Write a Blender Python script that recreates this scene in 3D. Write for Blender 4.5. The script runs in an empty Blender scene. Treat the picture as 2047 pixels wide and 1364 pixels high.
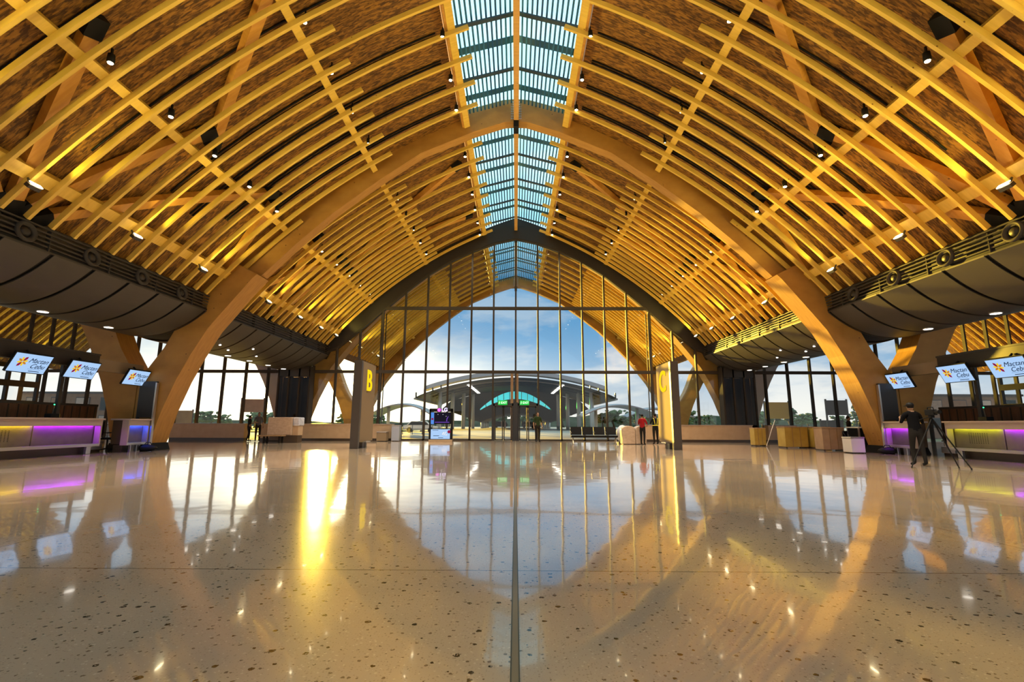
import bpy, bmesh, math, random
from mathutils import Vector, Matrix
random.seed(7)
C = bpy.context.scene
COL = C.collection
PI = math.pi
V = Vector

# ------------------------------------------------------------------ materials
def nodes_of(m):
    m.use_nodes = True
    nt = m.node_tree
    return nt, nt.nodes, nt.links

def mat(name, col, rough=0.5, metal=0.0, spec=0.5):
    m = bpy.data.materials.new(name)
    nt, N, L = nodes_of(m)
    b = N['Principled BSDF']
    b.inputs['Base Color'].default_value = (*col, 1)
    b.inputs['Roughness'].default_value = rough
    b.inputs['Metallic'].default_value = metal
    b.inputs['Specular IOR Level'].default_value = spec
    return m

def vary(m, col_a, col_b, scale=(3, 3, 3), detail=4, bump=0.0):
    """noise variation of base colour in object space"""
    nt, N, L = nodes_of(m)
    b = N['Principled BSDF']
    tc = N.new('ShaderNodeTexCoord'); mp = N.new('ShaderNodeMapping')
    mp.inputs['Scale'].default_value = scale
    nz = N.new('ShaderNodeTexNoise'); nz.inputs['Scale'].default_value = 1.0; nz.inputs['Detail'].default_value = detail
    cr = N.new('ShaderNodeValToRGB')
    cr.color_ramp.elements[0].color = (*col_a, 1); cr.color_ramp.elements[0].position = .3
    cr.color_ramp.elements[1].color = (*col_b, 1); cr.color_ramp.elements[1].position = .7
    L.new(tc.outputs['Object'], mp.inputs[0]); L.new(mp.outputs[0], nz.inputs['Vector'])
    L.new(nz.outputs['Fac'], cr.inputs[0]); L.new(cr.outputs[0], b.inputs['Base Color'])
    if bump:
        bp = N.new('ShaderNodeBump'); bp.inputs['Strength'].default_value = bump
        L.new(nz.outputs['Fac'], bp.inputs['Height']); L.new(bp.outputs[0], b.inputs['Normal'])
    return m

def emit(name, col, strength):
    m = bpy.data.materials.new(name)
    nt, N, L = nodes_of(m)
    N.remove(N['Principled BSDF'])
    e = N.new('ShaderNodeEmission'); e.inputs[0].default_value = (*col, 1); e.inputs[1].default_value = strength
    L.new(e.outputs[0], N['Material Output'].inputs[0])
    return m

def glassy(name, tint, refl=1.0):
    m = bpy.data.materials.new(name)
    nt, N, L = nodes_of(m)
    N.remove(N['Principled BSDF'])
    t = N.new('ShaderNodeBsdfTransparent'); t.inputs[0].default_value = (*tint, 1)
    g = N.new('ShaderNodeBsdfGlossy'); g.inputs['Roughness'].default_value = .02
    g.inputs[0].default_value = (refl, refl, refl, 1)
    f = N.new('ShaderNodeLayerWeight'); f.inputs[0].default_value = .5
    pw = N.new('ShaderNodeMath'); pw.operation = 'POWER'; pw.inputs[1].default_value = 5
    ml = N.new('ShaderNodeMath'); ml.operation = 'MULTIPLY_ADD'; ml.inputs[1].default_value = .75; ml.inputs[2].default_value = .022
    L.new(f.outputs['Facing'], pw.inputs[0]); L.new(pw.outputs[0], ml.inputs[0])
    x = N.new('ShaderNodeMixShader')
    L.new(ml.outputs[0], x.inputs[0]); L.new(t.outputs[0], x.inputs[1]); L.new(g.outputs[0], x.inputs[2])
    L.new(x.outputs[0], N['Material Output'].inputs[0])
    return m

def timber_mat(name, ca, cb, dark):
    m = mat(name, ca, .55)
    nt, N, L = nodes_of(m)
    b = N['Principled BSDF']
    tc = N.new('ShaderNodeTexCoord')
    mp = N.new('ShaderNodeMapping'); mp.inputs['Scale'].default_value = (1.1, 9, 1.6)
    nz = N.new('ShaderNodeTexNoise'); nz.inputs['Scale'].default_value = 1.4; nz.inputs['Detail'].default_value = 6
    cr = N.new('ShaderNodeValToRGB')
    cr.color_ramp.elements[0].color = (*ca, 1); cr.color_ramp.elements[0].position = .3
    cr.color_ramp.elements[1].color = (*cb, 1); cr.color_ramp.elements[1].position = .7
    vo = N.new('ShaderNodeTexVoronoi'); vo.inputs['Scale'].default_value = 2.3
    kr = N.new('ShaderNodeValToRGB')
    kr.color_ramp.elements[0].color = (0, 0, 0, 1); kr.color_ramp.elements[0].position = .045
    kr.color_ramp.elements[1].color = (1, 1, 1, 1); kr.color_ramp.elements[1].position = .07
    mx = N.new('ShaderNodeMix'); mx.data_type = 'RGBA'
    mx.inputs[6].default_value = (*dark, 1)
    L.new(tc.outputs['Object'], mp.inputs[0]); L.new(mp.outputs[0], nz.inputs['Vector'])
    L.new(tc.outputs['Object'], vo.inputs['Vector'])
    L.new(nz.outputs['Fac'], cr.inputs[0]); L.new(vo.outputs['Distance'], kr.inputs[0])
    L.new(kr.outputs[0], mx.inputs[0]); L.new(cr.outputs[0], mx.inputs[7])
    L.new(mx.outputs[2], b.inputs['Base Color'])
    return m

M = {}
M['rafter'] = timber_mat('pale_yellow_timber', (.66, .42, .06), (.78, .52, .09), (.22, .10, .02))
M['glulam'] = timber_mat('glulam', (.38, .185, .035), (.48, .25, .05), (.14, .06, .015))
M['brace'] = timber_mat('brace_timber', (.52, .24, .04), (.64, .33, .06), (.18, .08, .02))
M['ridge'] = timber_mat('ridge_timber', (.50, .27, .07), (.62, .35, .1), (.2, .1, .03))

def osb():
    m = mat('strand_board', (.4, .2, .04), .7)
    nt, N, L = nodes_of(m); b = N['Principled BSDF']
    tc = N.new('ShaderNodeTexCoord')
    cols = []
    for ang, sc in ((.5, 1.0), (-.7, 1.15), (1.5, .9)):
        mp = N.new('ShaderNodeMapping'); mp.inputs['Rotation'].default_value = (0, .3, ang)
        mp.inputs['Scale'].default_value = (5 * sc, 26 * sc, 5)
        vo = N.new('ShaderNodeTexVoronoi'); vo.inputs['Scale'].default_value = 1.0
        L.new(tc.outputs['Object'], mp.inputs[0]); L.new(mp.outputs[0], vo.inputs['Vector'])
        bw = N.new('ShaderNodeSeparateColor'); L.new(vo.outputs['Color'], bw.inputs[0]); cols.append(bw)
    m1 = N.new('ShaderNodeMath'); m1.operation = 'ADD'
    L.new(cols[0].outputs[0], m1.inputs[0]); L.new(cols[1].outputs[0], m1.inputs[1])
    m2 = N.new('ShaderNodeMath'); m2.operation = 'ADD'
    L.new(m1.outputs[0], m2.inputs[0]); L.new(cols[2].outputs[0], m2.inputs[1])
    m3 = N.new('ShaderNodeMath'); m3.operation = 'DIVIDE'; m3.inputs[1].default_value = 3
    L.new(m2.outputs[0], m3.inputs[0])
    cr = N.new('ShaderNodeValToRGB')
    cr.color_ramp.elements[0].color = (.07, .026, .003, 1); cr.color_ramp.elements[0].position = .3
    cr.color_ramp.elements[1].color = (.36, .165, .02, 1); cr.color_ramp.elements[1].position = .78
    L.new(m3.outputs[0], cr.inputs[0]); L.new(cr.outputs[0], b.inputs['Base Color'])
    return m
M['osb'] = osb()

def terrazzo():
    m = mat('polished_terrazzo', (.42, .33, .24), .085)
    nt, N, L = nodes_of(m); b = N['Principled BSDF']
    b.inputs['IOR'].default_value = 1.55
    b.inputs['Coat Weight'].default_value = .5; b.inputs['Coat Roughness'].default_value = .03
    geo = N.new('ShaderNodeNewGeometry')
    sep = N.new('ShaderNodeSeparateXYZ'); L.new(geo.outputs['Position'], sep.inputs[0])
    # cloudy base
    nz = N.new('ShaderNodeTexNoise'); nz.inputs['Scale'].default_value = .6; nz.inputs['Detail'].default_value = 5
    L.new(geo.outputs['Position'], nz.inputs['Vector'])
    base = N.new('ShaderNodeValToRGB')
    base.color_ramp.elements[0].color = (.46, .36, .265, 1); base.color_ramp.elements[0].position = .3
    base.color_ramp.elements[1].color = (.56, .445, .33, 1); base.color_ramp.elements[1].position = .7
    L.new(nz.outputs['Fac'], base.inputs[0])
    last = base.outputs[0]
    def chips(scale, thr, col, last, rnd, cut=.3):
        dn = N.new('ShaderNodeTexNoise'); dn.inputs['Scale'].default_value = 70
        L.new(geo.outputs['Position'], dn.inputs['Vector'])
        ad = N.new('ShaderNodeVectorMath'); ad.operation = 'SCALE'; ad.inputs['Scale'].default_value = .018
        L.new(dn.outputs['Color'], ad.inputs[0])
        a2 = N.new('ShaderNodeVectorMath'); a2.operation = 'ADD'
        L.new(geo.outputs['Position'], a2.inputs[0]); L.new(ad.outputs[0], a2.inputs[1])
        vo = N.new('ShaderNodeTexVoronoi'); vo.inputs['Scale'].default_value = scale
        vo.voronoi_dimensions = '2D'
        L.new(a2.outputs[0], vo.inputs['Vector'])
        sc = N.new('ShaderNodeSeparateColor'); L.new(vo.outputs['Color'], sc.inputs[0])
        mu = N.new('ShaderNodeMath'); mu.operation = 'MULTIPLY_ADD'; mu.inputs[1].default_value = thr / (1 - cut); mu.inputs[2].default_value = -thr * cut / (1 - cut)
        L.new(sc.outputs[rnd], mu.inputs[0])
        lt = N.new('ShaderNodeMath'); lt.operation = 'LESS_THAN'
        L.new(vo.outputs['Distance'], lt.inputs[0]); L.new(mu.outputs[0], lt.inputs[1])
        mx = N.new('ShaderNodeMix'); mx.data_type = 'RGBA'
        L.new(lt.outputs[0], mx.inputs[0]); L.new(last, mx.inputs[6]); mx.inputs[7].default_value = (*col, 1)
        return mx.outputs[2]
    last = chips(11, .20, (.05, .035, .02), last, 0, .68)
    last = chips(26, .26, (.20, .14, .09), last, 1, .74)
    last = chips(60, .28, (.38, .29, .21), last, 0, .4)
    last = chips(34, .22, (.62, .5, .37), last, 2, .6)
    # thin transverse and longitudinal joints
    def line(out, period, off, width):
        a = N.new('ShaderNodeMath'); a.operation = 'ADD'; a.inputs[1].default_value = -off + period * 100 + period / 2
        L.new(out, a.inputs[0])
        mo = N.new('ShaderNodeMath'); mo.operation = 'MODULO'; mo.inputs[1].default_value = period
        L.new(a.outputs[0], mo.inputs[0])
        s = N.new('ShaderNodeMath'); s.operation = 'SUBTRACT'; s.inputs[1].default_value = period / 2
        L.new(mo.outputs[0], s.inputs[0])
        ab = N.new('ShaderNodeMath'); ab.operation = 'ABSOLUTE'; L.new(s.outputs[0], ab.inputs[0])
        lt = N.new('ShaderNodeMath'); lt.operation = 'LESS_THAN'; lt.inputs[1].default_value = width
        L.new(ab.outputs[0], lt.inputs[0])
        return lt.outputs[0]
    l1 = line(sep.outputs[1], 4.0, 3.92, .006)
    l2 = line(sep.outputs[0], 9.2, 4.6, .006)
    mxx = N.new('ShaderNodeMath'); mxx.operation = 'MAXIMUM'
    L.new(l1, mxx.inputs[0]); L.new(l2, mxx.inputs[1])
    mx = N.new('ShaderNodeMix'); mx.data_type = 'RGBA'
    L.new(mxx.outputs[0], mx.inputs[0]); L.new(last, mx.inputs[6]); mx.inputs[7].default_value = (.10, .07, .045, 1)
    L.new(mx.outputs[2], b.inputs['Base Color'])
    # slow waviness of the polished surface
    n2 = N.new('ShaderNodeTexNoise'); n2.inputs['Scale'].default_value = .9; n2.inputs['Detail'].default_value = 2
    L.new(geo.outputs['Position'], n2.inputs['Vector'])
    bp = N.new('ShaderNodeBump'); bp.inputs['Strength'].default_value = .035; bp.inputs['Distance'].default_value = .12
    L.new(n2.outputs['Fac'], bp.inputs['Height'])
    L.new(bp.outputs[0], b.inputs['Normal']); L.new(bp.outputs[0], b.inputs['Coat Normal'])
    return m
M['floor'] = terrazzo()
M['joint'] = mat('dark_joint_metal', (.05, .05, .03), .35, .6)
M['jointb'] = mat('brass_strip', (.17, .14, .09), .4, .2)
M['soffit'] = mat('grey_soffit_panel', (.062, .055, .046), .5, 0, .3)
M['dark'] = mat('dark_metal', (.03, .026, .022), .4)
M['black'] = mat('black_plastic', (.008, .008, .008), .6, 0, .2)
M['fascia'] = mat('dark_brown_fascia', (.022, .018, .014), .5)
M['rail'] = mat('grey_diffuser_metal', (.06, .053, .045), .5, .0, .1)
M['mull'] = mat('mullion_metal', (.06, .05, .04), .6, .0, .08)
M['alu'] = mat('pale_aluminium', (.55, .5, .45), .3, .8)
M['glass'] = glassy('clear_glass', (.93, .96, .97))
M['tinted'] = glassy('bronze_glass', (.55, .42, .28), .5)
M['poly'] = glassy('skylight_polycarbonate', (.86, .97, 1.0), .5)
M['slat'] = vary(mat('blue_slat', (.02, .16, .36), .4), (.015, .14, .34), (.025, .18, .40))
M['slatband'] = mat('teal_cross_band', (.05, .2, .3), .4)
M['bluegrey'] = mat('blue_grey_frame', (.03, .06, .09), .4)
M['skyface'] = timber_mat('pale_timber', (.46, .30, .17), (.56, .37, .22), (.2, .12, .06))
M['cream'] = vary(mat('cream_laminate', (.48, .34, .2), .4), (.46, .33, .2), (.52, .38, .24))
M['plinth'] = mat('dark_plinth', (.06, .04, .025), .4)
M['steel'] = mat('brushed_steel', (.55, .52, .5), .28, .9)
M['panel'] = vary(mat('counter_front_panel', (.14, .11, .085), .45), (.12, .095, .075), (.155, .125, .095))
M['countertop'] = mat('pale_stone_counter', (.42, .33, .28), .25)
M['rust'] = vary(mat('brown_back_panel', (.10, .045, .02), .5), (.06, .028, .012), (.13, .06, .03), (2, 9, 1))
M['signbody'] = mat('sign_brown', (.055, .04, .027), .45)
M['signface'] = mat('sign_taupe_face', (.26, .20, .13), .75, 0, .03)
M['yellow'] = emit('yellow_letter', (1.0, .66, .01), 1.15)
M['concrete'] = vary(mat('concrete', (.4, .38, .35), .8), (.36, .33, .3), (.46, .43, .4))
M['road'] = vary(mat('road_paving', (.3, .27, .23), .7), (.25, .23, .2), (.36, .32, .27), (.3, .3, .3))
M['grass'] = vary(mat('dry_grass', (.4, .33, .08), .9), (.3, .28, .06), (.55, .45, .12), (.5, .5, .5))
M['leaf'] = vary(mat('foliage', (.05, .09, .03), .8), (.03, .06, .018), (.10, .16, .05), (2, 2, 2))
M['leafdark'] = vary(mat('foliage_dark', (.04, .09, .05), .8), (.025, .06, .035), (.07, .14, .07), (2, 2, 2))
M['hill'] = vary(mat('far_trees', (.06, .08, .05), .9), (.04, .055, .03), (.10, .13, .08), (.3, .3, .6))
M['bark'] = mat('bark', (.10, .07, .045), .9)
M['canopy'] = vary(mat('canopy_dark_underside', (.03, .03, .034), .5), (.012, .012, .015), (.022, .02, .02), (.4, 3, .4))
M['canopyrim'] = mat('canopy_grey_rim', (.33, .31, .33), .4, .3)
M['dome'] = mat('dome_canopy_metal', (.22, .20, .22), .38, .4)
M['cyan'] = glassy('cyan_roof_glass', (.25, .78, .85), .5)
M['col'] = mat('pale_column', (.62, .62, .6), .5)
M['skin'] = mat('skin', (.30, .17, .10), .55)
M['hair'] = mat('black_hair', (.01, .008, .007), .5)
M['red'] = mat('red_cloth', (.30, .015, .02), .8)
M['navy'] = mat('dark_navy_cloth', (.015, .017, .025), .8)
M['charcoal'] = mat('charcoal_cloth', (.02, .018, .016), .85)
M['darkgreen'] = mat('dark_green_cloth', (.03, .05, .02), .85)
M['greycloth'] = mat('grey_cloth', (.10, .10, .11), .85)
M['hivis'] = mat('hi_vis_yellow', (.85, .80, .05), .6)
M['eye'] = mat('eye_white', (.7, .7, .68), .3)
M['lip'] = mat('lip', (.22, .08, .06), .5)
M['wrap'] = vary(mat('plastic_wrap_film', (.50, .38, .27), .3), (.44, .33, .23), (.58, .46, .34), (5, 5, 9), 5, .5)
M['wrapblue'] = vary(mat('bluish_plastic_film', (.5, .52, .58), .25), (.42, .44, .52), (.66, .68, .74), (6, 6, 9), 5, .6)
M['ply'] = vary(mat('brown_board', (.26, .16, .07), .6), (.23, .14, .06), (.3, .19, .09))
M['yellowboard'] = vary(mat('yellow_wrapped_board', (.42, .29, .05), .5), (.38, .25, .04), (.48, .34, .07), (2, 2, 2))
M['yellowsign'] = mat('yellow_sign_paint', (.95, .66, .02), .5)
nt_, N_, L_ = nodes_of(M['yellowsign'])
t_ = N_.new('ShaderNodeBsdfTranslucent'); t_.inputs[0].default_value = (.95, .62, .02, 1)
x_ = N_.new('ShaderNodeMixShader'); x_.inputs[0].default_value = .3
L_.new(N_['Principled BSDF'].outputs[0], x_.inputs[1]); L_.new(t_.outputs[0], x_.inputs[2]); L_.new(x_.outputs[0], N_['Material Output'].inputs[0])
M['carton'] = vary(mat('carton', (.36, .24, .14), .7), (.33, .21, .12), (.4, .27, .16))
M['white'] = mat('white_paint', (.7, .66, .6), .5)
M['spotlens'] = emit('warm_spot_lens', (1.0, .80, .48), 26)
M['floodlens'] = emit('flood_lens', (1.0, .82, .45), 30)
M['downlens'] = emit('downlight_lens', (1.0, .92, .80), 5)
M['screen'] = emit('screen_pale_blue', (.40, .60, .90), 1.05)
M['screendark'] = emit('screen_dark_picture', (.012, .010, .02), 1)
M['s_purple'] = emit('screen_purple', (.18, .07, .5), 1)
M['s_white'] = emit('screen_white', (.85, .85, .9), 1)
M['s_blue'] = emit('screen_blue', (.1, .28, .8), 1)
M['s_yellow'] = emit('screen_yellow', (.9, .6, .03), 1)
M['s_orange'] = emit('screen_orange', (.6, .22, .02), 1)
M['s_crimson'] = emit('screen_crimson', (.28, .01, .05), 1)
M['s_ink'] = emit('screen_ink', (.01, .02, .06), 1)
M['s_grey'] = emit('screen_grey', (.18, .3, .55), 1)
M['s_magenta'] = emit('sign_magenta', (.75, .08, .7), 1.6)
M['s_violetwhite'] = emit('sign_violet_white', (.75, .65, 1.0), 1.6)
M['exit'] = emit('exit_green', (.02, .50, .06), 1.3)
M['exitw'] = emit('exit_white', (.8, 1, .8), 1.3)
M['led_purple'] = emit('led_purple', (.30, .012, .90), 90)
M['led_yellow'] = emit('led_yellow', (.85, .62, .01), 40)
M['led_lime'] = emit('led_lime', (.62, .70, .01), 40)
M['led_blue'] = emit('led_blue', (.02, .07, 1.0), 90)
M['led_green'] = emit('indicator_green', (.05, .9, .3), 3)

for k_ in ('navy', 'charcoal', 'darkgreen', 'greycloth', 'red', 'hair'):
    M[k_].node_tree.nodes['Principled BSDF'].inputs['Specular IOR Level'].default_value = .1
M['blackcloth'] = mat('black_cloth', (.006, .006, .007), .9, 0, .08)
# ------------------------------------------------------------------ builders
class MB:
    def __init__(s): s.bm = bmesh.new()
    def quadbox(s, P):
        v = [s.bm.verts.new(p) for p in P]
        for f in ((0, 3, 2, 1), (4, 5, 6, 7), (0, 1, 5, 4), (1, 2, 6, 5), (2, 3, 7, 6), (3, 0, 4, 7)):
            s.bm.faces.new([v[i] for i in f])
        return s
    def box(s, a, b):
        (x0, y0, z0), (x1, y1, z1) = a, b
        return s.quadbox([(x0, y0, z0), (x1, y0, z0), (x1, y1, z0), (x0, y1, z0), (x0, y0, z1), (x1, y0, z1), (x1, y1, z1), (x0, y1, z1)])
    def beam(s, p0, p1, w, h, up=(0, 0, 1)):
        p0, p1, up = V(p0), V(p1), V(up)
        d = (p1 - p0).normalized(); a = d.cross(up).normalized() * w / 2; b = a.cross(d).normalized() * h / 2
        return s.quadbox([p0 - a - b, p0 + a - b, p0 + a + b, p0 - a + b, p1 - a - b, p1 + a - b, p1 + a + b, p1 - a + b])
    def prism(s, pts, y0, y1):
        """polygon in XZ extruded along Y"""
        a = [s.bm.verts.new((x, y0, z)) for x, z in pts]; b = [s.bm.verts.new((x, y1, z)) for x, z in pts]
        n = len(pts)
        s.bm.faces.new(a); s.bm.faces.new(b[::-1])
        for i in range(n):
            s.bm.faces.new((a[i], b[i], b[(i + 1) % n], a[(i + 1) % n]))
        return s
    def strip(s, A, B, y0, y1):
        """band between two XZ polylines, extruded along Y (closed solid)"""
        n = len(A); rows = []
        for (a, b) in zip(A, B):
            rows.append([s.bm.verts.new((a[0], y0, a[1])), s.bm.verts.new((a[0], y1, a[1])),
                         s.bm.verts.new((b[0], y1, b[1])), s.bm.verts.new((b[0], y0, b[1]))])
        for i in range(n - 1):
            for k in range(4):
                s.bm.faces.new((rows[i][k], rows[i][(k + 1) % 4], rows[i + 1][(k + 1) % 4], rows[i + 1][k]))
        s.bm.faces.new(rows[0]); s.bm.faces.new(rows[-1][::-1])
        return s
    def tube(s, pts, r, n=8, cap=True):
        pts = [V(p) for p in pts]; rings = []
        rs = r if isinstance(r, (list, tuple)) else [r] * len(pts)
        for i, p in enumerate(pts):
            d = (pts[min(i + 1, len(pts) - 1)] - pts[max(i - 1, 0)]).normalized()
            u = d.orthogonal().normalized() if abs(d.z) < .99 else V((1, 0, 0))
            if abs(d.z) < .99: u = d.cross(V((0, 0, 1))).normalized()
            w = d.cross(u)
            rings.append([s.bm.verts.new(p + (u * math.cos(2 * PI * k / n) + w * math.sin(2 * PI * k / n)) * rs[i]) for k in range(n)])
        for a, b in zip(rings, rings[1:]):
            for k in range(n): s.bm.faces.new((a[k], a[(k + 1) % n], b[(k + 1) % n], b[k]))
        if cap: s.bm.faces.new(rings[0]); s.bm.faces.new(rings[-1][::-1])
        return s
    def lathe(s, prof, n=16, M4=None):
        M4 = M4 or Matrix()
        rings = [[s.bm.verts.new(M4 @ V((r * math.cos(2 * PI * k / n), r * math.sin(2 * PI * k / n), z))) for k in range(n)] for r, z in prof]
        for a, b in zip(rings, rings[1:]):
            for k in range(n): s.bm.faces.new((a[k], a[(k + 1) % n], b[(k + 1) % n], b[k]))
        s.bm.faces.new(rings[0][::-1]); s.bm.faces.new(rings[-1])
        return s
    def ico(s, c, r, sub=2, sq=(1, 1, 1), jitter=0):
        t = bmesh.ops.create_icosphere(s.bm, subdivisions=sub, radius=1)
        for v in t['verts']:
            j = 1 + random.uniform(-jitter, jitter)
            v.co = V((v.co.x * sq[0] * r * j + c[0], v.co.y * sq[1] * r * j + c[1], v.co.z * sq[2] * r * j + c[2]))
        return s
    def poly(s, pts):
        s.bm.faces.new([s.bm.verts.new(p) for p in pts]); return s
    def mesh(s, name, m, smooth=False, bevel=0):
        bmesh.ops.recalc_face_normals(s.bm, faces=s.bm.faces)
        if bevel:
            bmesh.ops.bevel(s.bm, geom=list(s.bm.edges), offset=bevel, segments=2, affect='EDGES', profile=.5)
        me = bpy.data.meshes.new(name); s.bm.to_mesh(me); s.bm.free()
        if smooth:
            for p in me.polygons: p.use_smooth = True
        for mm in (m if isinstance(m, list) else [m]): me.materials.append(mm)
        return me
    def build(s, name, m, parent=None, smooth=False, bevel=0):
        return link(name, s.mesh(name, m, smooth, bevel), parent)

def link(name, data, parent=None, loc=None):
    o = bpy.data.objects.new(name, data); COL.objects.link(o)
    if parent: o.parent = parent
    if loc: o.location = loc
    return o

def empty(name, loc=(0, 0, 0), rz=0):
    o = bpy.data.objects.new(name, None); COL.objects.link(o)
    o.location = loc; o.rotation_euler = (0, 0, rz); o.empty_display_size = .2
    return o

def tag(o, label=None, cat=None, group=None, kind=None):
    if label: o['label'] = label
    if cat: o['category'] = cat
    if group: o['group'] = group
    if kind: o['kind'] = kind
    return o

def copy_tree(o, parent=None):
    c = o.copy(); COL.objects.link(c)
    if parent: c.parent = parent
    for ch in list(o.children): copy_tree(ch, c)
    return c

def struct(o, label=None):
    o['kind'] = 'structure'
    if label: o['label'] = label
    return o

def mirror_mesh(me, name):
    n = me.copy(); n.name = name
    bm = bmesh.new(); bm.from_mesh(n)
    for v in bm.verts: v.co.x = -v.co.x
    bmesh.ops.reverse_faces(bm, faces=bm.faces)
    bm.to_mesh(n); bm.free()
    return n

def text_mesh(s, size, depth, m, shear=0.0, bold=0.0):
    cu = bpy.data.curves.new('t', 'FONT'); cu.body = s; cu.size = size; cu.extrude = depth / 2; cu.shear = shear
    cu.align_x = 'CENTER'; cu.align_y = 'CENTER'; cu.offset = bold
    o = bpy.data.objects.new('t', cu); COL.objects.link(o)
    dg = bpy.context.evaluated_depsgraph_get(); dg.update()
    me = bpy.data.meshes.new_from_object(o.evaluated_get(dg))
    bpy.data.objects.remove(o); bpy.data.curves.remove(cu)
    me.materials.clear(); me.materials.append(m)
    return me

ORD = ['first', 'second', 'third', 'fourth', 'fifth', 'sixth', 'seventh', 'eighth', 'ninth', 'tenth', 'eleventh', 'twelfth', 'thirteenth',
       'fourteenth', 'fifteenth', 'sixteenth', 'seventeenth', 'eighteenth', 'nineteenth', 'twentieth', 'twenty-first', 'twenty-second', 'twenty-third', 'twenty-fourth']

# ------------------------------------------------------------------ vault geometry
HC = 1.1
def circ(a, b, c):
    ax, ay = a; bx, by = b; cx, cy = c
    d = 2 * (ax * (by - cy) + bx * (cy - ay) + cx * (ay - by))
    ux = ((ax**2 + ay**2) * (by - cy) + (bx**2 + by**2) * (cy - ay) + (cx**2 + cy**2) * (ay - by)) / d
    uy = ((ax**2 + ay**2) * (cx - bx) + (bx**2 + by**2) * (ax - cx) + (cx**2 + cy**2) * (bx - ax)) / d
    return ux, uy, math.hypot(ax - ux, ay - uy)
RX, RZ, RR = circ((1.65, 14.45), (5.36, 12.60), (12.72, 6.35))
def rang(x, d=0.0):      # angle on the circle of radius RR+d whose |x| is x
    return math.acos((x - RX) / (RR + d))
def arc(x0, x1, d, n=24, dref=0.0):
    a0, a1 = rang(x0), rang(x1)
    return [(RX + (RR + d) * math.cos(a0 + (a1 - a0) * i / n), RZ + (RR + d) * math.sin(a0 + (a1 - a0) * i / n)) for i in range(n + 1)]
def rz(x, d=0.0):
    return RZ + math.sqrt((RR + d)**2 - (x - RX)**2)
def neg(L): return [(-x, z) for x, z in L]

XP = {'sky': 2.15, 'upper': 6.2, 'lower': 9.9, 'eave': 12.05}
XC = 15.4            # axis of the column line between two vaults
YF = 32.95            # plane of the glazed end wall
YE = 47.6            # outer end of the porch roof
S = 1.347

# rafters ---------------------------------------------------------------
RW, RD = .088, .16
def rafter_mesh(x0, x1, name):
    me = MB().strip(neg(arc(x0, x1, 0)), neg(arc(x0, x1, RD)), -RW / 2, RW / 2).mesh(name, M['rafter'])
    return me, mirror_mesh(me, name + '_mirrored')
LONG = rafter_mesh(1.62, 12.74, 'long_rafter')
SHORT = rafter_mesh(5.36, 12.74, 'short_rafter')
STUB = rafter_mesh(9.3, 12.74, 'stub_rafter')
TOP = rafter_mesh(1.62, 9.0, 'top_rafter')
Y_LONG = [14.52 + S * k for k in range(-9, 4)]          # 2.4 .. 18.56
Y_SHORT = [13.85 + S * k for k in range(-8, 5)]         # .. 19.24
Y_LONG2 = [21.41 + S * k for k in range(0, 9)]          # 21.4 .. 29.5
Y_SHORT2 = [20.74 + S * k for k in range(0, 9)]
Y_LONG3 = [34.9 + S * k for k in range(0, 9)]
Y_SHORT3 = [34.25 + S * k for k in range(0, 9)]
def rafters(ys, meshes, what, where, grp, rev=False, xs=(0, 0), sides=(0, 1)):
    for sd in sides:
        side = ('left', 'right')[sd]
        side_ = side
        seq = sorted(ys, reverse=rev)
        for i, y in enumerate(seq):
            o = link('roof_rafter', meshes[sd], None, (xs[sd], y, 0))
            tag(o, f'{what}, {side} slope, {ORD[i]} {where}', 'rafter', grp.replace('SIDE', side))
A1 = 'from the big arch towards viewer'
A2 = 'from the big arch towards glass wall'
A3 = 'outwards beyond the glass'
rafters(Y_LONG, LONG, 'long timber rafter reaching the skylight', A1, 'long rafters of the SIDE slope', True)
rafters(Y_SHORT, SHORT, 'shorter timber rafter ending past upper purlin', A1, 'short rafters of the SIDE slope', True)
rafters([19.88], STUB, 'lowest stub rafter against the big arch', 'before it', 'stub rafters')
rafters(Y_LONG2, LONG, 'long thin rafter reaching the skylight', A2, 'long rafters behind the arch, SIDE')
rafters(Y_SHORT2, SHORT, 'shorter thin rafter below the skylight', A2, 'short rafters behind the arch, SIDE')
rafters(Y_LONG3, LONG, 'long porch rafter seen through glass', A3, 'porch rafters, SIDE')
rafters(Y_SHORT3, SHORT, 'shorter porch rafter seen through glass', A3, 'short porch rafters, SIDE')
rafters(Y_LONG3, LONG, 'neighbouring porch rafter seen under dark soffit', 'outwards', 'neighbour porch rafters, SIDE', False, (-2 * XC, 2 * XC))
rafters(Y_SHORT3, SHORT, 'shorter neighbouring porch rafter seen under soffit', 'outwards', 'short neighbour porch rafters, SIDE', False, (-2 * XC, 2 * XC))

# ceiling boards (strand board) -----------------------------------------
def shell(name, y0, y1, x0=2.3, x1=13.2, sgn=-1, off=0, m='osb', d0=.62, d1=.72):
    A = [(sgn * x + off, z) for x, z in arc(x0, x1, d0, 32)]; B = [(sgn * x + off, z) for x, z in arc(x0, x1, d1, 32)]
    return struct(MB().strip(A, B, y0, y1).build(name, M[m]))
for sgn, nm in ((-1, 'left'), (1, 'right')):
    shell('ceiling_' + nm, -6, YF + .3, sgn=sgn)
    shell('porch_ceiling_' + nm, YF + .3, YE - .2, sgn=sgn)
    for s2, n2 in ((-1, 'left'), (1, 'right')):
        shell(f'neighbour_ceiling_{nm}_{n2}', -6, YE - .2, x0=.05, sgn=s2, off=sgn * 2 * XC)

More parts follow.
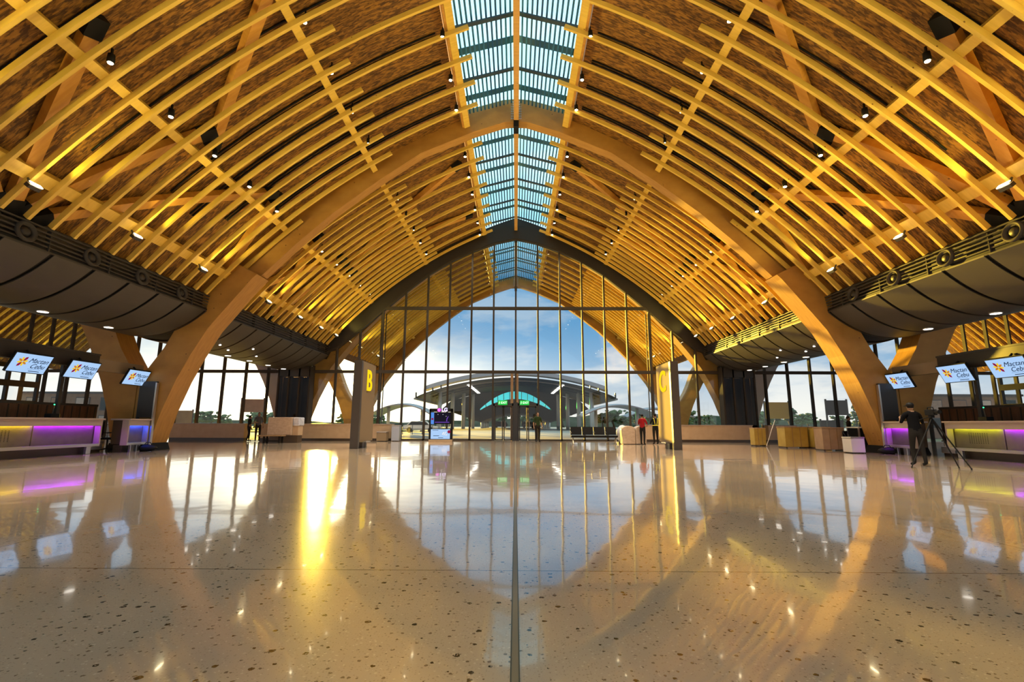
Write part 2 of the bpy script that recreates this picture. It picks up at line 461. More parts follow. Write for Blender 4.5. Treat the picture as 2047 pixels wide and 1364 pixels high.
# purlins -----------------------------------------------------------------
def purlin(sgn, x, y0, y1, w, dep, label, cat='purlin', m='rafter'):
    a = rang(x); t = V((-math.sin(a), 0, math.cos(a))); n = V((math.cos(a), 0, math.sin(a)))
    c = V((RX, 0, RZ)) + n * (RR + RD)
    P = []
    for y in (y0, y1):
        for u, v in ((-w / 2, 0), (w / 2, 0), (w / 2, dep), (-w / 2, dep)):
            q = c + t * u + n * v; P.append((sgn * q.x, y, q.z))
    o = MB().quadbox(P).build('purlin' if cat == 'purlin' else 'eave_beam', M[m])
    return tag(o, label, cat, 'timber beams along the roof')
for sgn, nm in ((-1, 'left'), (1, 'right')):
    for key, y in (('lower', 'lower purlin below the upper row of spotlights'), ('upper', 'upper purlin midway to the skylight'), ('sky', 'beam edging the skylight')):
        w = .24 if key != 'sky' else .26
        purlin(sgn, XP[key], -6, 20.0, w, .36 if key != 'sky' else .5, f'timber {y}, {nm} slope in front of the arch')
        purlin(sgn, XP[key], 20.6, YF - .2, w, .36 if key != 'sky' else .5, f'timber {y}, {nm} slope behind the arch')
        purlin(sgn, XP[key], 34.6, YE - .6, w, .36 if key != 'sky' else .5, f'timber {y}, {nm} side of the porch roof')
    purlin(sgn, XP['eave'], -6, 19.6, .34, .34, f'pale timber eave beam carrying floodlights, {nm} side in front of the arch', 'beam')
    purlin(sgn, XP['eave'], 20.6, YF - .2, .34, .34, f'pale timber eave beam carrying floodlights, {nm} side behind the arch', 'beam')

# braces between purlins ----------------------------------------------------
def rp(sgn, x, y, d):
    a = rang(x); return V((sgn * (RX + (RR + d) * math.cos(a)), y, RZ + (RR + d) * math.sin(a)))
def brace(sgn, xa, ya, xb, yb, w, h, label, d=.42):
    n = 10; bm = MB()
    pts = [rp(sgn, xa + (xb - xa) * i / n, ya + (yb - ya) * i / n, d) for i in range(n + 1)]
    rows = []
    for i, p in enumerate(pts):
        t = (pts[min(i + 1, n)] - pts[max(i - 1, 0)]).normalized()
        up = (p - V((sgn * RX, p.y, RZ))).normalized()
        s_ = t.cross(up).normalized() * w / 2; u = up * h / 2
        rows.append([bm.bm.verts.new(p + e) for e in (-s_ - u, s_ - u, s_ + u, -s_ + u)])
    for r0, r1 in zip(rows, rows[1:]):
        for k in range(4): bm.bm.faces.new((r0[k], r0[(k + 1) % 4], r1[(k + 1) % 4], r1[k]))
    bm.bm.faces.new(rows[0]); bm.bm.faces.new(rows[-1][::-1])
    root = empty('roof_brace', tuple(pts[0])); tag(root, label, 'brace', 'diagonal roof braces')
    o = bm.build('beam', M['brace'], root); o.matrix_parent_inverse = Matrix.Translation(-pts[0])
    for p, q in ((pts[0], pts[1]), (pts[-1], pts[-2])):
        e = (q - p).normalized()
        k = MB().beam(p - e * .28, p + e * .22, w * 1.25, h * 1.15, (p - V((sgn * RX, p.y, RZ)))).build('steel_shoe', M['black'], root)
        k.matrix_parent_inverse = Matrix.Translation(-pts[0])
NODES = [('eave', 12.7, 11.6, 'lower', 9.4, 9.6), ('eave', 12.7, 11.9, 'lower', 9.4, 13.7), ('eave', 12.7, 12.4, 'lower', 9.4, 17.7),
         ('eave', 12.7, 20.0, 'lower', 9.4, 18.2), ('lower', 9.4, 14.1, 'upper', 6.0, 10.6), ('eave', 12.7, 25.0, 'lower', 9.4, 22.4), ('eave', 12.7, 25.2, 'lower', 9.4, 26.0),
         ('eave', 12.7, 21.2, 'lower', 9.4, 25.4), ('lower', 9.4, 27.0, 'sky', 2.9, 23.2), ('lower', 9.4, 27.6, 'sky', 2.9, 29.2), ('eave', 12.7, 29.4, 'lower', 9.4, 27.2), ('eave', 12.7, 11.2, 'lower', 9.4, 5.5)]
for sgn, nm in ((-1, 'left'), (1, 'right')):
    for i, (na, xa, ya, nb, xb, yb) in enumerate(NODES):
        where = 'before the arch' if ya < 19.9 else 'by the arch leg' if ya < 21 else 'near the glass'
        brace(sgn, xa, ya, xb, yb, .30, .26, f'{ORD[i]} timber brace, {nm} roof slope {where}, from {na} to {nb} beam')

# dark ducts above rafters ----------------------------------------------------
def duct(sgn, y, x0, x1, label):
    pts = [(sgn * x, y, z) for x, z in arc(x0, x1, .585, 20)]
    bm = MB()
    for k in (-.07, 0.07): bm.tube([(a, b + k, c) for a, b, c in pts], .03, 6)
    tag(bm.build('cable_conduit', M['black'], None, True), label, 'conduit', 'black conduits above the rafters')
for sgn, nm in ((-1, 'left'), (1, 'right')):
    for i, y in enumerate((9.45, 12.15, 14.9, 16.2, 17.55, 18.9)):
        duct(sgn, y, 2.6, (11.8, 11.2, 11, 11.2, 10.8, 10.8)[i], f'pair of black conduits following the {nm} roof slope, {ORD[i]} from the viewer')

# ridge and skylight ----------------------------------------------------------------
for (y0, y1, w) in ((-6, 20.0, 'in front of the arch'), (20.6, YF - .2, 'behind the arch'), (34.6, YE - .6, 'over the porch')):
    o = MB().box((-.11, y0, 14.75), (.11, y1, 15.15)).build('ridge_beam', M['ridge'])
    tag(o, f'timber ridge beam dividing the blue skylight, {w}', 'beam', 'ridge beams')
def skylight(idx, y0, y1, label):
    root = struct(empty(f'window_{idx}', (0, y0, 15.2)), label)
    def add(bm, name, m):
        o = bm.build(name, m, root); o.matrix_parent_inverse = Matrix.Translation((0, -y0, -15.2)); return o
    zt = lambda x: 15.85 - .28 * x
    for sgn in (-1, 1):
        g = MB().quadbox([(sgn * a, y, zt(a) + h) for h in (0, .03) for a, y in ((.02, y0), (2.7, y0), (2.7, y1), (.02, y1))])
        add(g, 'roof_glazing', M['poly'])
        x = .22
        while x < 2.5:
            z = zt(x) - .12
            add(MB().quadbox([(sgn * (x + u), y, z - .28 * u + h) for h in (-.03, .03) for u, y in ((-.032, y0), (.032, y0), (.032, y1), (-.032, y1))]), 'slat', M['slat'])
            x += .172
        y = y0 + .75
        k = 0
        while y < y1 - .2:
            wd, mm = ((.16, M['bluegrey']), (.34, M['slatband']))[k % 2]
            dz = (.3, .06)[k % 2]
            add(MB().quadbox([(sgn * a, yy, zt(a) - dz + h) for h in (-.04 if k % 2 == 0 else 0, .02) for a, yy in ((.1, y), (2.6, y), (2.6, y + wd), (.1, y + wd))]), ('cross_beam', 'cross_band')[k % 2], mm)
            y += S
            k += 1
        # upstand between the board ceiling and the glazing
        add(MB().prism([(sgn * 2.34, 14.4), (sgn * 2.44, 14.4), (sgn * 2.66, 15.25), (sgn * 2.55, 15.25)], y0, y1), 'upstand', M['brace'])
skylight(1, -2, 20.05, 'slatted blue skylight along the ridge in front of the arch')
skylight(2, 20.55, YF + .1, 'slatted blue skylight between the arch and the glass wall')
skylight(3, 34.4, YE - .3, 'slatted skylight of the porch seen through the glass wall')

# arches ------------------------------------------------------------------
UP_IN = [(0, 14.72), (.5, 14.69), (1.95, 14.2), (2.95, 13.75), (4.3, 13.15), (6.2, 11.78), (8.08, 10.28), (9.6, 8.85), (11.0, 7.38)]
UP_OUT = [(0, 15.85), (.6, 15.8), (2.1, 15.35), (3.2, 14.92), (5.0, 13.95), (7.2, 12.35), (9.4, 10.55), (11.1, 8.9), (12.5, 7.6)]
LEG_IN = [(10.95, 7.32), (11.13, 7.14), (11.93, 6.1), (12.78, 4.98), (13.36, 3.9), (13.86, 2.8), (14.3, 1.56), (14.58, .47), (14.72, 0)]
LEG_OUT = [(12.45, 8.1), (12.7, 7.75), (13.3, 6.8), (13.75, 5.9), (14.1, 5.0), (14.5, 4.15), (15.04, 3.32), (15.38, 3.0), (15.38, 0)]
def arch_meshes():
    rib = MB().strip(neg(UP_IN), neg(UP_OUT), .45, .95).mesh('rib', M['glulam'])
    leg = MB().strip(neg(LEG_IN), neg(LEG_OUT), 0, 1.0).mesh('leg', M['glulam'])
    shoe = MB().prism(neg([(14.5, 0), (15.385, 0), (15.385, .22), (14.62, .3)]), -.06, 1.06).mesh('base_shoe', M['black'])
    # galvanised side plates near the crown
    pl = MB()
    for i in range(8):
        for kx in (.13, .2): pl.box((-kx - .03, .425, 14.82 + .12 * i), (-kx, .46, 14.88 + .12 * i))
    conn = pl.mesh('bolt_plate', M['steel'])
    cap = MB().box((-.12, .40, 14.45), (0, 1.0, 14.78)).mesh('crown_connector', M['black'])
    return [('rib', rib), ('leg', leg), ('base_shoe', shoe), ('bolt_plate', conn), ('crown_connector', cap)]
AL = arch_meshes(); AR = [(n, mirror_mesh(m, n + '_mirrored')) for n, m in AL]
def half_arch(sd, x, y, label):
    root = empty('timber_arch', (x, y, 0)); tag(root, label, 'arch', 'great timber arches')
    for n, m in (AL, AR)[sd]: link(n, m, root)
for y, w in ((19.6, 'in the middle of the hall'), (33.3, 'just beyond the glass wall'), (46.7, 'at the outer end of the porch')):
    half_arch(0, 0, y, f'left half of the great laminated timber arch {w}')
    half_arch(1, 0, y, f'right half of the great laminated timber arch {w}')
    half_arch(1, -2 * XC, y, f'timber arch leg leaning outwards to the left vault {w}')
    half_arch(0, 2 * XC, y, f'timber arch leg leaning outwards to the right vault {w}')

# soffits ------------------------------------------------------------------
def belly(x):       # lower face of the suspended soffit between two vaults
    u = min(1, abs(abs(x) - XC) / 2.55)
    return 4.62 + 1.12 * (u ** 2.2)
for sgn, nm in ((-1, 'left'), (1, 'right')):
    root = struct(empty('soffit_' + nm, (sgn * XC, 0, 4.6)), f'dark grey curved suspended soffit along the {nm} side')
    inv = Matrix.Translation((-sgn * XC, 0, -4.6))
    xs = [XC - 2.5 + 5.0 * i / 44 for i in range(45)]
    y = 12.83 - 14 * S
    while y < YF - .4:
        y1 = min(y + S - .13, YF - .12)
        if y < 19.6 < y1: y1 = 19.58
        o = MB().strip([(sgn * x, belly(x)) for x in xs], [(sgn * x, belly(x) + .04) for x in xs], y, y1).build('soffit_panel', M['soffit'], root, False)
        o.matrix_parent_inverse = inv
        y += S
    o = MB().strip([(sgn * x, belly(x) + .07) for x in xs], [(sgn * x, belly(x) + .12) for x in xs], -6, YF - .12).build('backing', M['black'], root)
    o.matrix_parent_inverse = inv
    # black closure above the diffuser, up to the board ceiling
    o = MB().prism([(sgn * 13.25, 6.4), (sgn * 17.5, 6.4), (sgn * 17.5, 6.5), (sgn * 13.25, 6.5)], -6, YF - .12).build('closure', M['black'], root); o.matrix_parent_inverse = inv
    o = MB().box((sgn * 13.12, -6, 5.6), (sgn * 13.2, YF - .12, 6.5)).build('duct_face', M['fascia'], root); o.matrix_parent_inverse = inv
    # linear diffuser : five rails
    for (ya, yb, w) in ((-6, 19.55, 'in front of the arch'), (20.65, YF - .15, 'behind the arch')):
        d = empty('linear_diffuser', (sgn * 12.98, ya, 5.9)); tag(d, f'dark slotted air diffuser band along the {nm} eave {w}', 'air diffuser', 'slotted air diffusers')
        di = Matrix.Translation((-sgn * 12.98, -ya, -5.9))
        for k in range(6):
            z = 5.74 + .115 * k
            b = MB().beam((sgn * (12.93 - .02 * k), ya, z), (sgn * (12.93 - .02 * k), yb, z), .05, .042 if k else .07).build('rail', M['rail'], d); b.matrix_parent_inverse = di
        yy = ya + .6
        st = MB()
        while yy < yb:
            st.box((sgn * 12.86, yy, 5.74), (sgn * 13.0, yy + .03, 6.32)); yy += 2.0
        b = st.build('hanger', M['rail'], d); b.matrix_parent_inverse = di
    k = 0
    for y in (7.9, 9.9, 11.9, 13.9, 15.9, 17.9):
        m4 = Matrix.Translation((sgn * 12.84, y, 6.03)) @ Matrix.Rotation(-sgn * PI / 2 * .92, 4, 'Y')
        n = empty('air_nozzle', (sgn * 12.84, y, 6.03))
        tag(n, f'round grey jet nozzle on the {nm} air diffuser, {ORD[5 - k]} from the arch', 'air nozzle', 'round air nozzles'); k += 1
        ni = Matrix.Translation((-sgn * 12.84, -y, -6.03))
        r = MB(); prof = [(.22, -.05), (.27, -.02), (.28, .05), (.24, .09), (.19, .05), (.15, .0)]
        rings = [[r.bm.verts.new(m4 @ V((a * math.cos(2 * PI * q / 24), a * math.sin(2 * PI * q / 24), z))) for q in range(24)] for a, z in prof]
        for a, b in zip(rings, rings[1:] + rings[:1]):
            for q in range(24): r.bm.faces.new((a[q], a[(q + 1) % 24], b[(q + 1) % 24], b[q]))
        o = r.build('ring', M['rail'], n, True); o.matrix_parent_inverse = ni
        o = MB().lathe([(.155, -.06), (.155, -.01), (.10, .035), (.09, .05)], 20, m4).build('nozzle_core', M['fascia'], n, True); o.matrix_parent_inverse = ni
    # recessed downlights under the soffit
    for i, y in enumerate((9.2, 12.2, 15.05, 17.6, 21.6, 23.4, 25.2, 27.3, 29.4, 31.4)):
        z = belly(15.2) - .012
        d = empty('downlight', (sgn * 15.2, y, z)); tag(d, f'oval white downlight in the {nm} soffit, {ORD[i]} from the viewer', 'downlight', 'soffit downlights')
        b = MB().lathe([(.17, -.012), (.17, .02)], 20).build('trim_ring', M['alu'], d)
        b = MB().lathe([(.14, -.02), (.14, .015)], 20).build('lens', M['downlens'], d)
    for i, (x, y) in enumerate(((14.05, 22.2), (14.25, 22.9), (14.5, 24.0), (13.9, 25.2), (14.4, 26.5))):
        o = MB().lathe([(.05, -.02), (.05, .03)], 12).build('soffit_spot', M['downlens'], None); o.location = (sgn * x, y, belly(x) - .01)
        tag(o, f'tiny bright spot in the {nm} soffit behind the arch, {ORD[i]} outwards', 'downlight', 'tiny soffit spots')

# lamps --------------------------------------------------------------------
def lampdata(name, kind, power, col, size=.1, spot=None, blend=.5):
    l = bpy.data.lights.new(name, kind); l.energy = power; l.color = col
    if kind == 'SPOT':
        l.spot_size = spot; l.spot_blend = blend; l.shadow_soft_size = size
    elif kind == 'POINT': l.shadow_soft_size = size
    return l
FLOOD = lampdata('flood', 'SPOT', 980, (1.0, .83, .30), .12, math.radians(74), .7)
FLOODFAR = lampdata('flood_far', 'SPOT', 620, (1.0, .80, .28), .12, math.radians(74), .7)
GLOW = lampdata('flood_spill', 'SPOT', 170, (1.0, .82, .18), .08, math.radians(84), .6)
SPOT = lampdata('spot', 'SPOT', 780, (1.0, .87, .68), .06, math.radians(80), .7)
def aim(o, d): o.rotation_euler = V(d).to_track_quat('-Z', 'Y').to_euler()
def flood(sgn, y, label, grp='eave floodlights', off=0):
    x, z = 12.0, 6.86
    root = empty('floodlight', (sgn * x + off, y, z)); tag(root, label, 'floodlight', grp)
    MB().box((-.05, -.15, -.07), (.05, .15, .07)).build('housing', M['dark'], root).rotation_euler = (0, sgn * .9, 0)
    o = MB().box((-.055, -.14, .0), (.055, .14, .02)).build('lens', M['floodlens'], root); o.location = (-sgn * .07, 0, .05); o.rotation_euler = (0, -sgn * .8, 0)
    MB().beam((sgn * .02, 0, -.05), (sgn * .16, 0, .25), .04, .04, (0, 1, 0)).build('bracket', M['dark'], root)
    l = bpy.data.objects.new('flood_lamp', FLOOD if y < 20 else FLOODFAR); COL.objects.link(l); l.location = (sgn * (x - .25) + off, y, z + .14)
    aim(l, (-sgn * .89, 0, .46))
    l = bpy.data.objects.new('flood_spill', GLOW); COL.objects.link(l); l.location = (sgn * (x - .22) + off, y + .05, z + .12)
    aim(l, (-sgn * .55, .38, .74))
for sgn, nm in ((-1, 'left'), (1, 'right')):
    for i, y in enumerate((1.2, 4.5, 7.8, 11.1, 14.4, 17.7, 22.66, 26.12, 29.05, 31.6)):
        w = 'in front of the arch' if y < 19 else 'behind the arch'
        flood(sgn, y, f'bright floodlight on the {nm} eave beam {w}, {ORD[i]} from the viewer')
    for i, y in enumerate((36.5, 41.5)):
        flood(sgn, y, f'{ORD[i]} floodlight on the {nm} porch eave beyond the glass', 'porch floodlights')
        flood(sgn, y, f'{ORD[i]} floodlight on the outer eave of the {nm} neighbouring porch', 'porch floodlights', sgn * 2 * XC)
def spot(sgn, x, y, label):
    p = rp(sgn, x, y, .06)
    root = empty('spotlight', tuple(p)); tag(root, label, 'spotlight', 'purlin spotlights')
    MB().lathe([(.045, .22), (.075, .2), (.085, 0), (.07, -.02)], 14).build('housing', M['black'], root, True)
    MB().ico((0, 0, -.02), .062, 2, (1, 1, .6)).build('lens', M['spotlens'], root, True)
    MB().box((-.02, -.02, .2), (.02, .02, .36)).build('stem', M['black'], root)
    l = bpy.data.objects.new('spot_lamp', SPOT); COL.objects.link(l); l.location = p + V((0, 0, -.12))
for sgn, nm in ((-1, 'left'), (1, 'right')):
    for key, x, ys in (('lower purlin', 9.62, (8.1, 10.15, 12.2, 14.2, 16.25, 18.3, 22.9, 24.9, 26.9, 28.9, 30.9)),
                       ('upper purlin', 5.95, (9.6, 11.9, 13.9, 15.9, 17.9, 22.8, 24.8, 26.8, 28.8, 30.8)),
                       ('skylight edge', 2.5, (12.6, 14.5, 16.6, 18.4, 22.0, 24.0, 26.0, 28.0, 30.0, 32.0))):
        for i, y in enumerate(ys):
            spot(sgn, x, y, f'small round spotlight on the {nm} {key}, {ORD[i]} from the viewer')

# ------------------------------------------------------------------ floor
struct(MB().box((-60, -12, -.3), (60, YF + .1, 0)).build('floor', M['floor']), 'polished beige terrazzo floor')
o = MB().box((-.016, -12, -.01), (.016, YF - .1, .001)).build('trim_1', M['jointb']); struct(o, 'brass strip of the central floor joint')
for i, x in enumerate((-.022, .016)):
    o = MB().box((x, -12, -.01), (x + .006, YF - .1, .0014)).build(f'trim_{i + 2}', M['joint']); struct(o, 'dark edge of the central floor joint')
struct(MB().box((-220, YF + .1, -.32), (220, 260, -.02)).build('outside_ground', M['road']), 'pale paving outside the glass wall')

# ------------------------------------------------------------------ glazed end wall
MS = 1.54
GT = [(MS * k, z) for k, z in enumerate((14.1, 13.76, 13.17, 12.4, 11.43, 10.18, 8.82, 7.46, 6.15, 5.6))]
def gtop(x):
    x = abs(x)
    if x > XC: x = abs(2 * XC - x)
    if x >= 13.0: return min(5.4, belly(XC - (XC - x)) + .02)
    for (a, za), (b, zb) in zip(GT, GT[1:]):
        if a <= x <= b: return za + (zb - za) * (x - a) / (b - a)
    return 5.4
root = struct(empty('window_4', (0, YF, 0)), 'tall arched glass end wall with dark mullions')
def addw(bm, name, m): return bm.build(name, m, root)
MX = [MS * k for k in range(-22, 23)]
MX.sort()
for x in MX:
    t = gtop(x); w = .115
    bm = MB().box((x - w / 2, -.12, 0), (x + w / 2, .10, t))
    addw(bm, 'mullion', M['mull'])
    if abs(abs(x) - 6 * MS) < .01:
        for s in (-1, 1): addw(MB().box((x + .16 * s - .03, .16, 0), (x + .16 * s + .03, .22, t - .1)), 'mullion', M['mull'])
for z, xa in ((9.06, 6 * MS), (4.6, 34)):
    addw(MB().box((-xa, -.13, z - .10), (xa, .09, z + .10)), 'transom', M['mull'])
for s in (-1, 1):
    addw(MB().box((s * 1.5, -.09, 2.1), (s * 34, .07, 2.16)), 'transom', M['mull']) if False else None
addw(MB().box((-9.24, -.12, 0), (-1.5, .12, .1)), 'sill', M['mull']); addw(MB().box((1.5, -.12, 0), (9.24, .12, .1)), 'sill', M['mull'])
# top rail following the arch
pts = [(-a, b) for a, b in GT[::-1]] + GT[1:]
addw(MB().strip(pts, [(a, b + .12) for a, b in pts], -.12, .12), 'head_rail', M['mull'])
# panes: one sheet between each pair of mullions
pm = MB()
for a, b in zip(MX, MX[1:]):
    if b - a > 3: continue
    if -1.6 < a and b < 1.6: z0 = 2.46
    else: z0 = 0
    ta, tb = gtop(a + .02), gtop(b - .02)
    pm.quadbox([(a + .03, -.012, z0), (b - .03, -.012, z0), (b - .03, .012, z0), (a + .03, .012, z0), (a + .03, -.012, ta), (b - .03, -.012, tb), (b - .03, .012, tb), (a + .03, .012, ta)])
addw(pm, 'pane', M['glass'])
# dark wall above the glass, up to the boards
outer = arc(.0, 13.2, .62, 40); outer = [(0, outer[0][1] + .12)] + outer; inn = []
for x, z in outer: inn.append((x, min(z - .05, gtop(min(x, 13.2)) + .1)))
for s, nm in ((-1, 'left'), (1, 'right')):
    struct(MB().strip([(s * a, b) for a, b in inn], [(s * a, b) for a, b in outer], YF - .15, YF + .35).build('wall_end_' + nm, M['fascia']), 'dark wall above the arched glass')
    struct(MB().strip([(s * (2 * XC - a), b) for a, b in inn], [(s * (2 * XC - a), b) for a, b in outer], YF - .15, YF + .35).build('wall_neighbour_' + nm, M['fascia']), 'dark wall above the neighbouring glass')
    # dark bronze glazed lobby round the column
    lob = struct(empty('trim_lobby_' + nm, (s * 14.85, YF - .4, 0)), 'dark bronze lobby beside the column at the glass wall')
    MB().box((-1.05, -.25, .0), (1.05, .2, 4.4)).build('bronze_wall', M['tinted'], lob)
    for k, x in enumerate((-1.05, -.35, .35, 1.05)): MB().box((x - .05, -.3, 0), (x + .05, .25, 4.9)).build('post', M['mull'], lob)
    MB().box((-1.05, -.3, 4.2), (1.05, .25, 4.9)).build('header', M['fascia'], lob)
    MB().box((-1.0, .3, 0), (1.0, .36, 4.2)).build('inner_lining', M['rust'], lob)

# entrance doors ---------------------------------------------------------------
def door(idx, x0, x1, label):
    r = struct(empty(f'door_{idx}', ((x0 + x1) / 2, YF, 0)), label); w = (x1 - x0) / 2
    for s in (-1, 1): MB().box((s * w - .09, -.14, 0), (s * w + .09, .14, 2.48)).build('jamb', M['dark'], r)
    MB().box((-w, -.14, 2.3), (w, .14, 2.48)).build('head', M['dark'], r)
    for s in (-1, 1):
        leaf = MB()
        a, b = sorted((s * .02, s * (w - .1)))
        leaf.box((a, -.03, .02), (a + .07, .03, 2.28)); leaf.box((b - .07, -.03, .02), (b, .03, 2.28))
        leaf.box((a, -.03, .02), (b, .03, .1)); leaf.box((a, -.03, 2.21), (b, .03, 2.28))
        lf = leaf.build('door_leaf', M['dark'], r)
        MB().box((a + .07, -.008, .1), (b - .07, .008, 2.21)).build('pane', M['glass'], lf)
        MB().tube([(s * .12, -.07, .8), (s * .12, -.07, 1.3)], .014).build('handle', M['steel'], lf)
door(1, -1.5, -.14, 'left double glass entrance door with dark frames under an exit sign')
door(2, .14, 1.5, 'right double glass entrance door with dark frames under an exit sign')
o = MB().box((-.15, YF - .2, 0), (.15, YF + .2, 2.54)).build('door_post', M['dark']); struct(o, 'dark post between the two entrance doors')
for x, nm in ((-.86, 'left'), (.60, 'right')):
    r = empty('exit_sign', (x, YF - .32, 2.5)); tag(r, f'green lit exit sign above the {nm} entrance door', 'exit sign', 'green exit signs')
    MB().box((-.31, -.035, -.14), (.31, .035, .16)).build('sign_box', M['exit'], r, False, .01)
    t = link('lettering', text_mesh('EXIT', .2, .01, M['exitw'], 0, .004), r, (.08, -.045, .0)); t.rotation_euler = (PI / 2, 0, 0)
    g = MB()
    g.ico((-.22, -.045, .085), .02, 2); g.beam((-.22, -.045, .06), (-.235, -.045, -.02), .03, .012, (0, 1, 0))
    g.beam((-.235, -.045, -.02), (-.19, -.045, -.06), .018, .012, (0, 1, 0)); g.beam((-.235, -.045, -.02), (-.26, -.045, -.1), .018, .012, (0, 1, 0))
    g.beam((-.22, -.045, .05), (-.17, -.045, .02), .014, .012, (0, 1, 0)); g.beam((-.22, -.045, .05), (-.265, -.045, .02), .014, .012, (0, 1, 0))
    g.build('running_figure', M['exitw'], r)
    for k in (-.2, .2): MB().box((k - .01, .0, .15), (k + .01, .02, .2)).build('hanger', M['dark'], r)

# ------------------------------------------------------------------ pylon signs
def pylon(sgn, ch, label):
    r = empty('pylon_sign', (sgn * 6.95, 21.7, 0)); tag(r, label, 'sign', 'tall letter pylons')
    X = lambda a: sgn * a
    def bx(a, b): return MB().box((min(X(a[0]), X(b[0])), a[1], a[2]), (max(X(a[0]), X(b[0])), b[1], b[2]))
    bx((0, 0, 0), (.36, .22, 3.92)).build('end_fin', M['signbody'], r, False, .008)
    bx((.0, .22, .30), (.30, 2.2, 3.92)).build('face_panel', M['signface'], r, False, .006)
    bx((.08, .9, 0), (.24, 1.25, .3)).build('foot', M['signbody'], r)
    bx((-.15, .75, .26), (.32, 1.4, .3)).build('foot_plate', M['alu'], r)
    bx((.3, 2.1, 0), (.36, 2.3, 3.92)).build('rear_fin', M['signbody'], r)
    me = text_mesh(ch, 1.75, .03, M['yellow'], 0, .03)
    t = link('letter', me, r, (-sgn * .015, 1.2, 3.05))
    t.rotation_euler = (PI / 2, 0, PI / 2 if sgn < 0 else -PI / 2)
    t.scale = (.85, .78, 1)
pylon(-1, 'B', 'tall brown pylon sign with yellow letter B, left of the entrance')
pylon(1, 'C', 'tall brown pylon sign with yellow letter C, right of the entrance')

# ------------------------------------------------------------------ screens, bulkheads, check-in counters
def star_petals(parent, cy, cz, R, x):
    for k in range(8):
        a = k * PI / 4 + .25
        m = M['s_crimson'] if k in (1, 5) else M['s_yellow'] if k % 2 == 0 else M['s_orange']
        L = R * (1.15 if k in (1, 5) else .95)
        pts = []
        for u, w in ((.08, 0), (.35, .16), (.7, .2), (1, 0), (.7, -.2), (.35, -.16)):
            pts.append((x, cy + L * (u * math.cos(a) - w * math.sin(a)), cz + L * (u * math.sin(a) + w * math.cos(a))))
        q = [(p[0] - .004, p[1], p[2]) for p in pts]
        bm = MB(); va = [bm.bm.verts.new(p) for p in pts]; vb = [bm.bm.verts.new(p) for p in q]
        bm.bm.faces.new(va); bm.bm.faces.new(vb[::-1])
        for i in range(6): bm.bm.faces.new((va[i], va[(i + 1) % 6], vb[(i + 1) % 6], vb[i]))
        bm.build('petal', m, parent)
def screen(sgn, y0, y1, zc, label):
    yc = (y0 + y1) / 2; w = (y1 - y0) / 2
    r = empty('display_screen', (sgn * 14.98, yc, zc)); tag(r, label, 'screen', 'check-in displays')
    r.rotation_euler = (0, -sgn * math.radians(26), 0 if sgn < 0 else 0)
    # local: screen faces -sgn*x
    fx = -sgn
    def bx(a, b): return MB().box((min(a[0], b[0]), a[1], a[2]), (max(a[0], b[0]), b[1], b[2]))
    bx((-fx * .07, -w - .03, -.33), (0, w + .03, .33)).build('casing', M['black'], r, False, .008)
    sc = bx((fx * .002, -w, -.30), (fx * .008, w, .30)).build('picture', M['screen'], r)
    hd = sgn            # +y is to the viewer's right for the left wall
    sgy = 1 if sgn < 0 else -1
    g = empty('picture_content'); g.parent = r
    star_petals(sc, -sgy * w * .48, .04, .17, fx * .012)
    for txt, yy, zz, sz in (('Mactan', .34, .10, .21), ('Cebu', .42, -.08, .21)):
        t = link('script_lettering', text_mesh(txt, sz, .004, M['s_ink'], .45), sc, (fx * .012, sgy * w * yy, zz))
        t.rotation_euler = (PI / 2, 0, PI / 2 if fx > 0 else -PI / 2)
    bm = bx((fx * .01, min(sgy * w * .0, sgy * w * .7), -.185), (fx * .013, max(sgy * w * .0, sgy * w * .7), -.175)); bm.build('small_text_line', M['s_grey'], sc)
    bm = bx((fx * .01, min(sgy * w * .1, sgy * w * .7), -.255), (fx * .013, max(sgy * w * .1, sgy * w * .7), -.235)); bm.build('small_text_line', M['s_ink'], sc)
    bpy.data.objects.remove(g)
    MB().tube([(-fx * .05, 0, .2), (-fx * .34, 0, .3)], .03).build('bracket', M['black'], r)
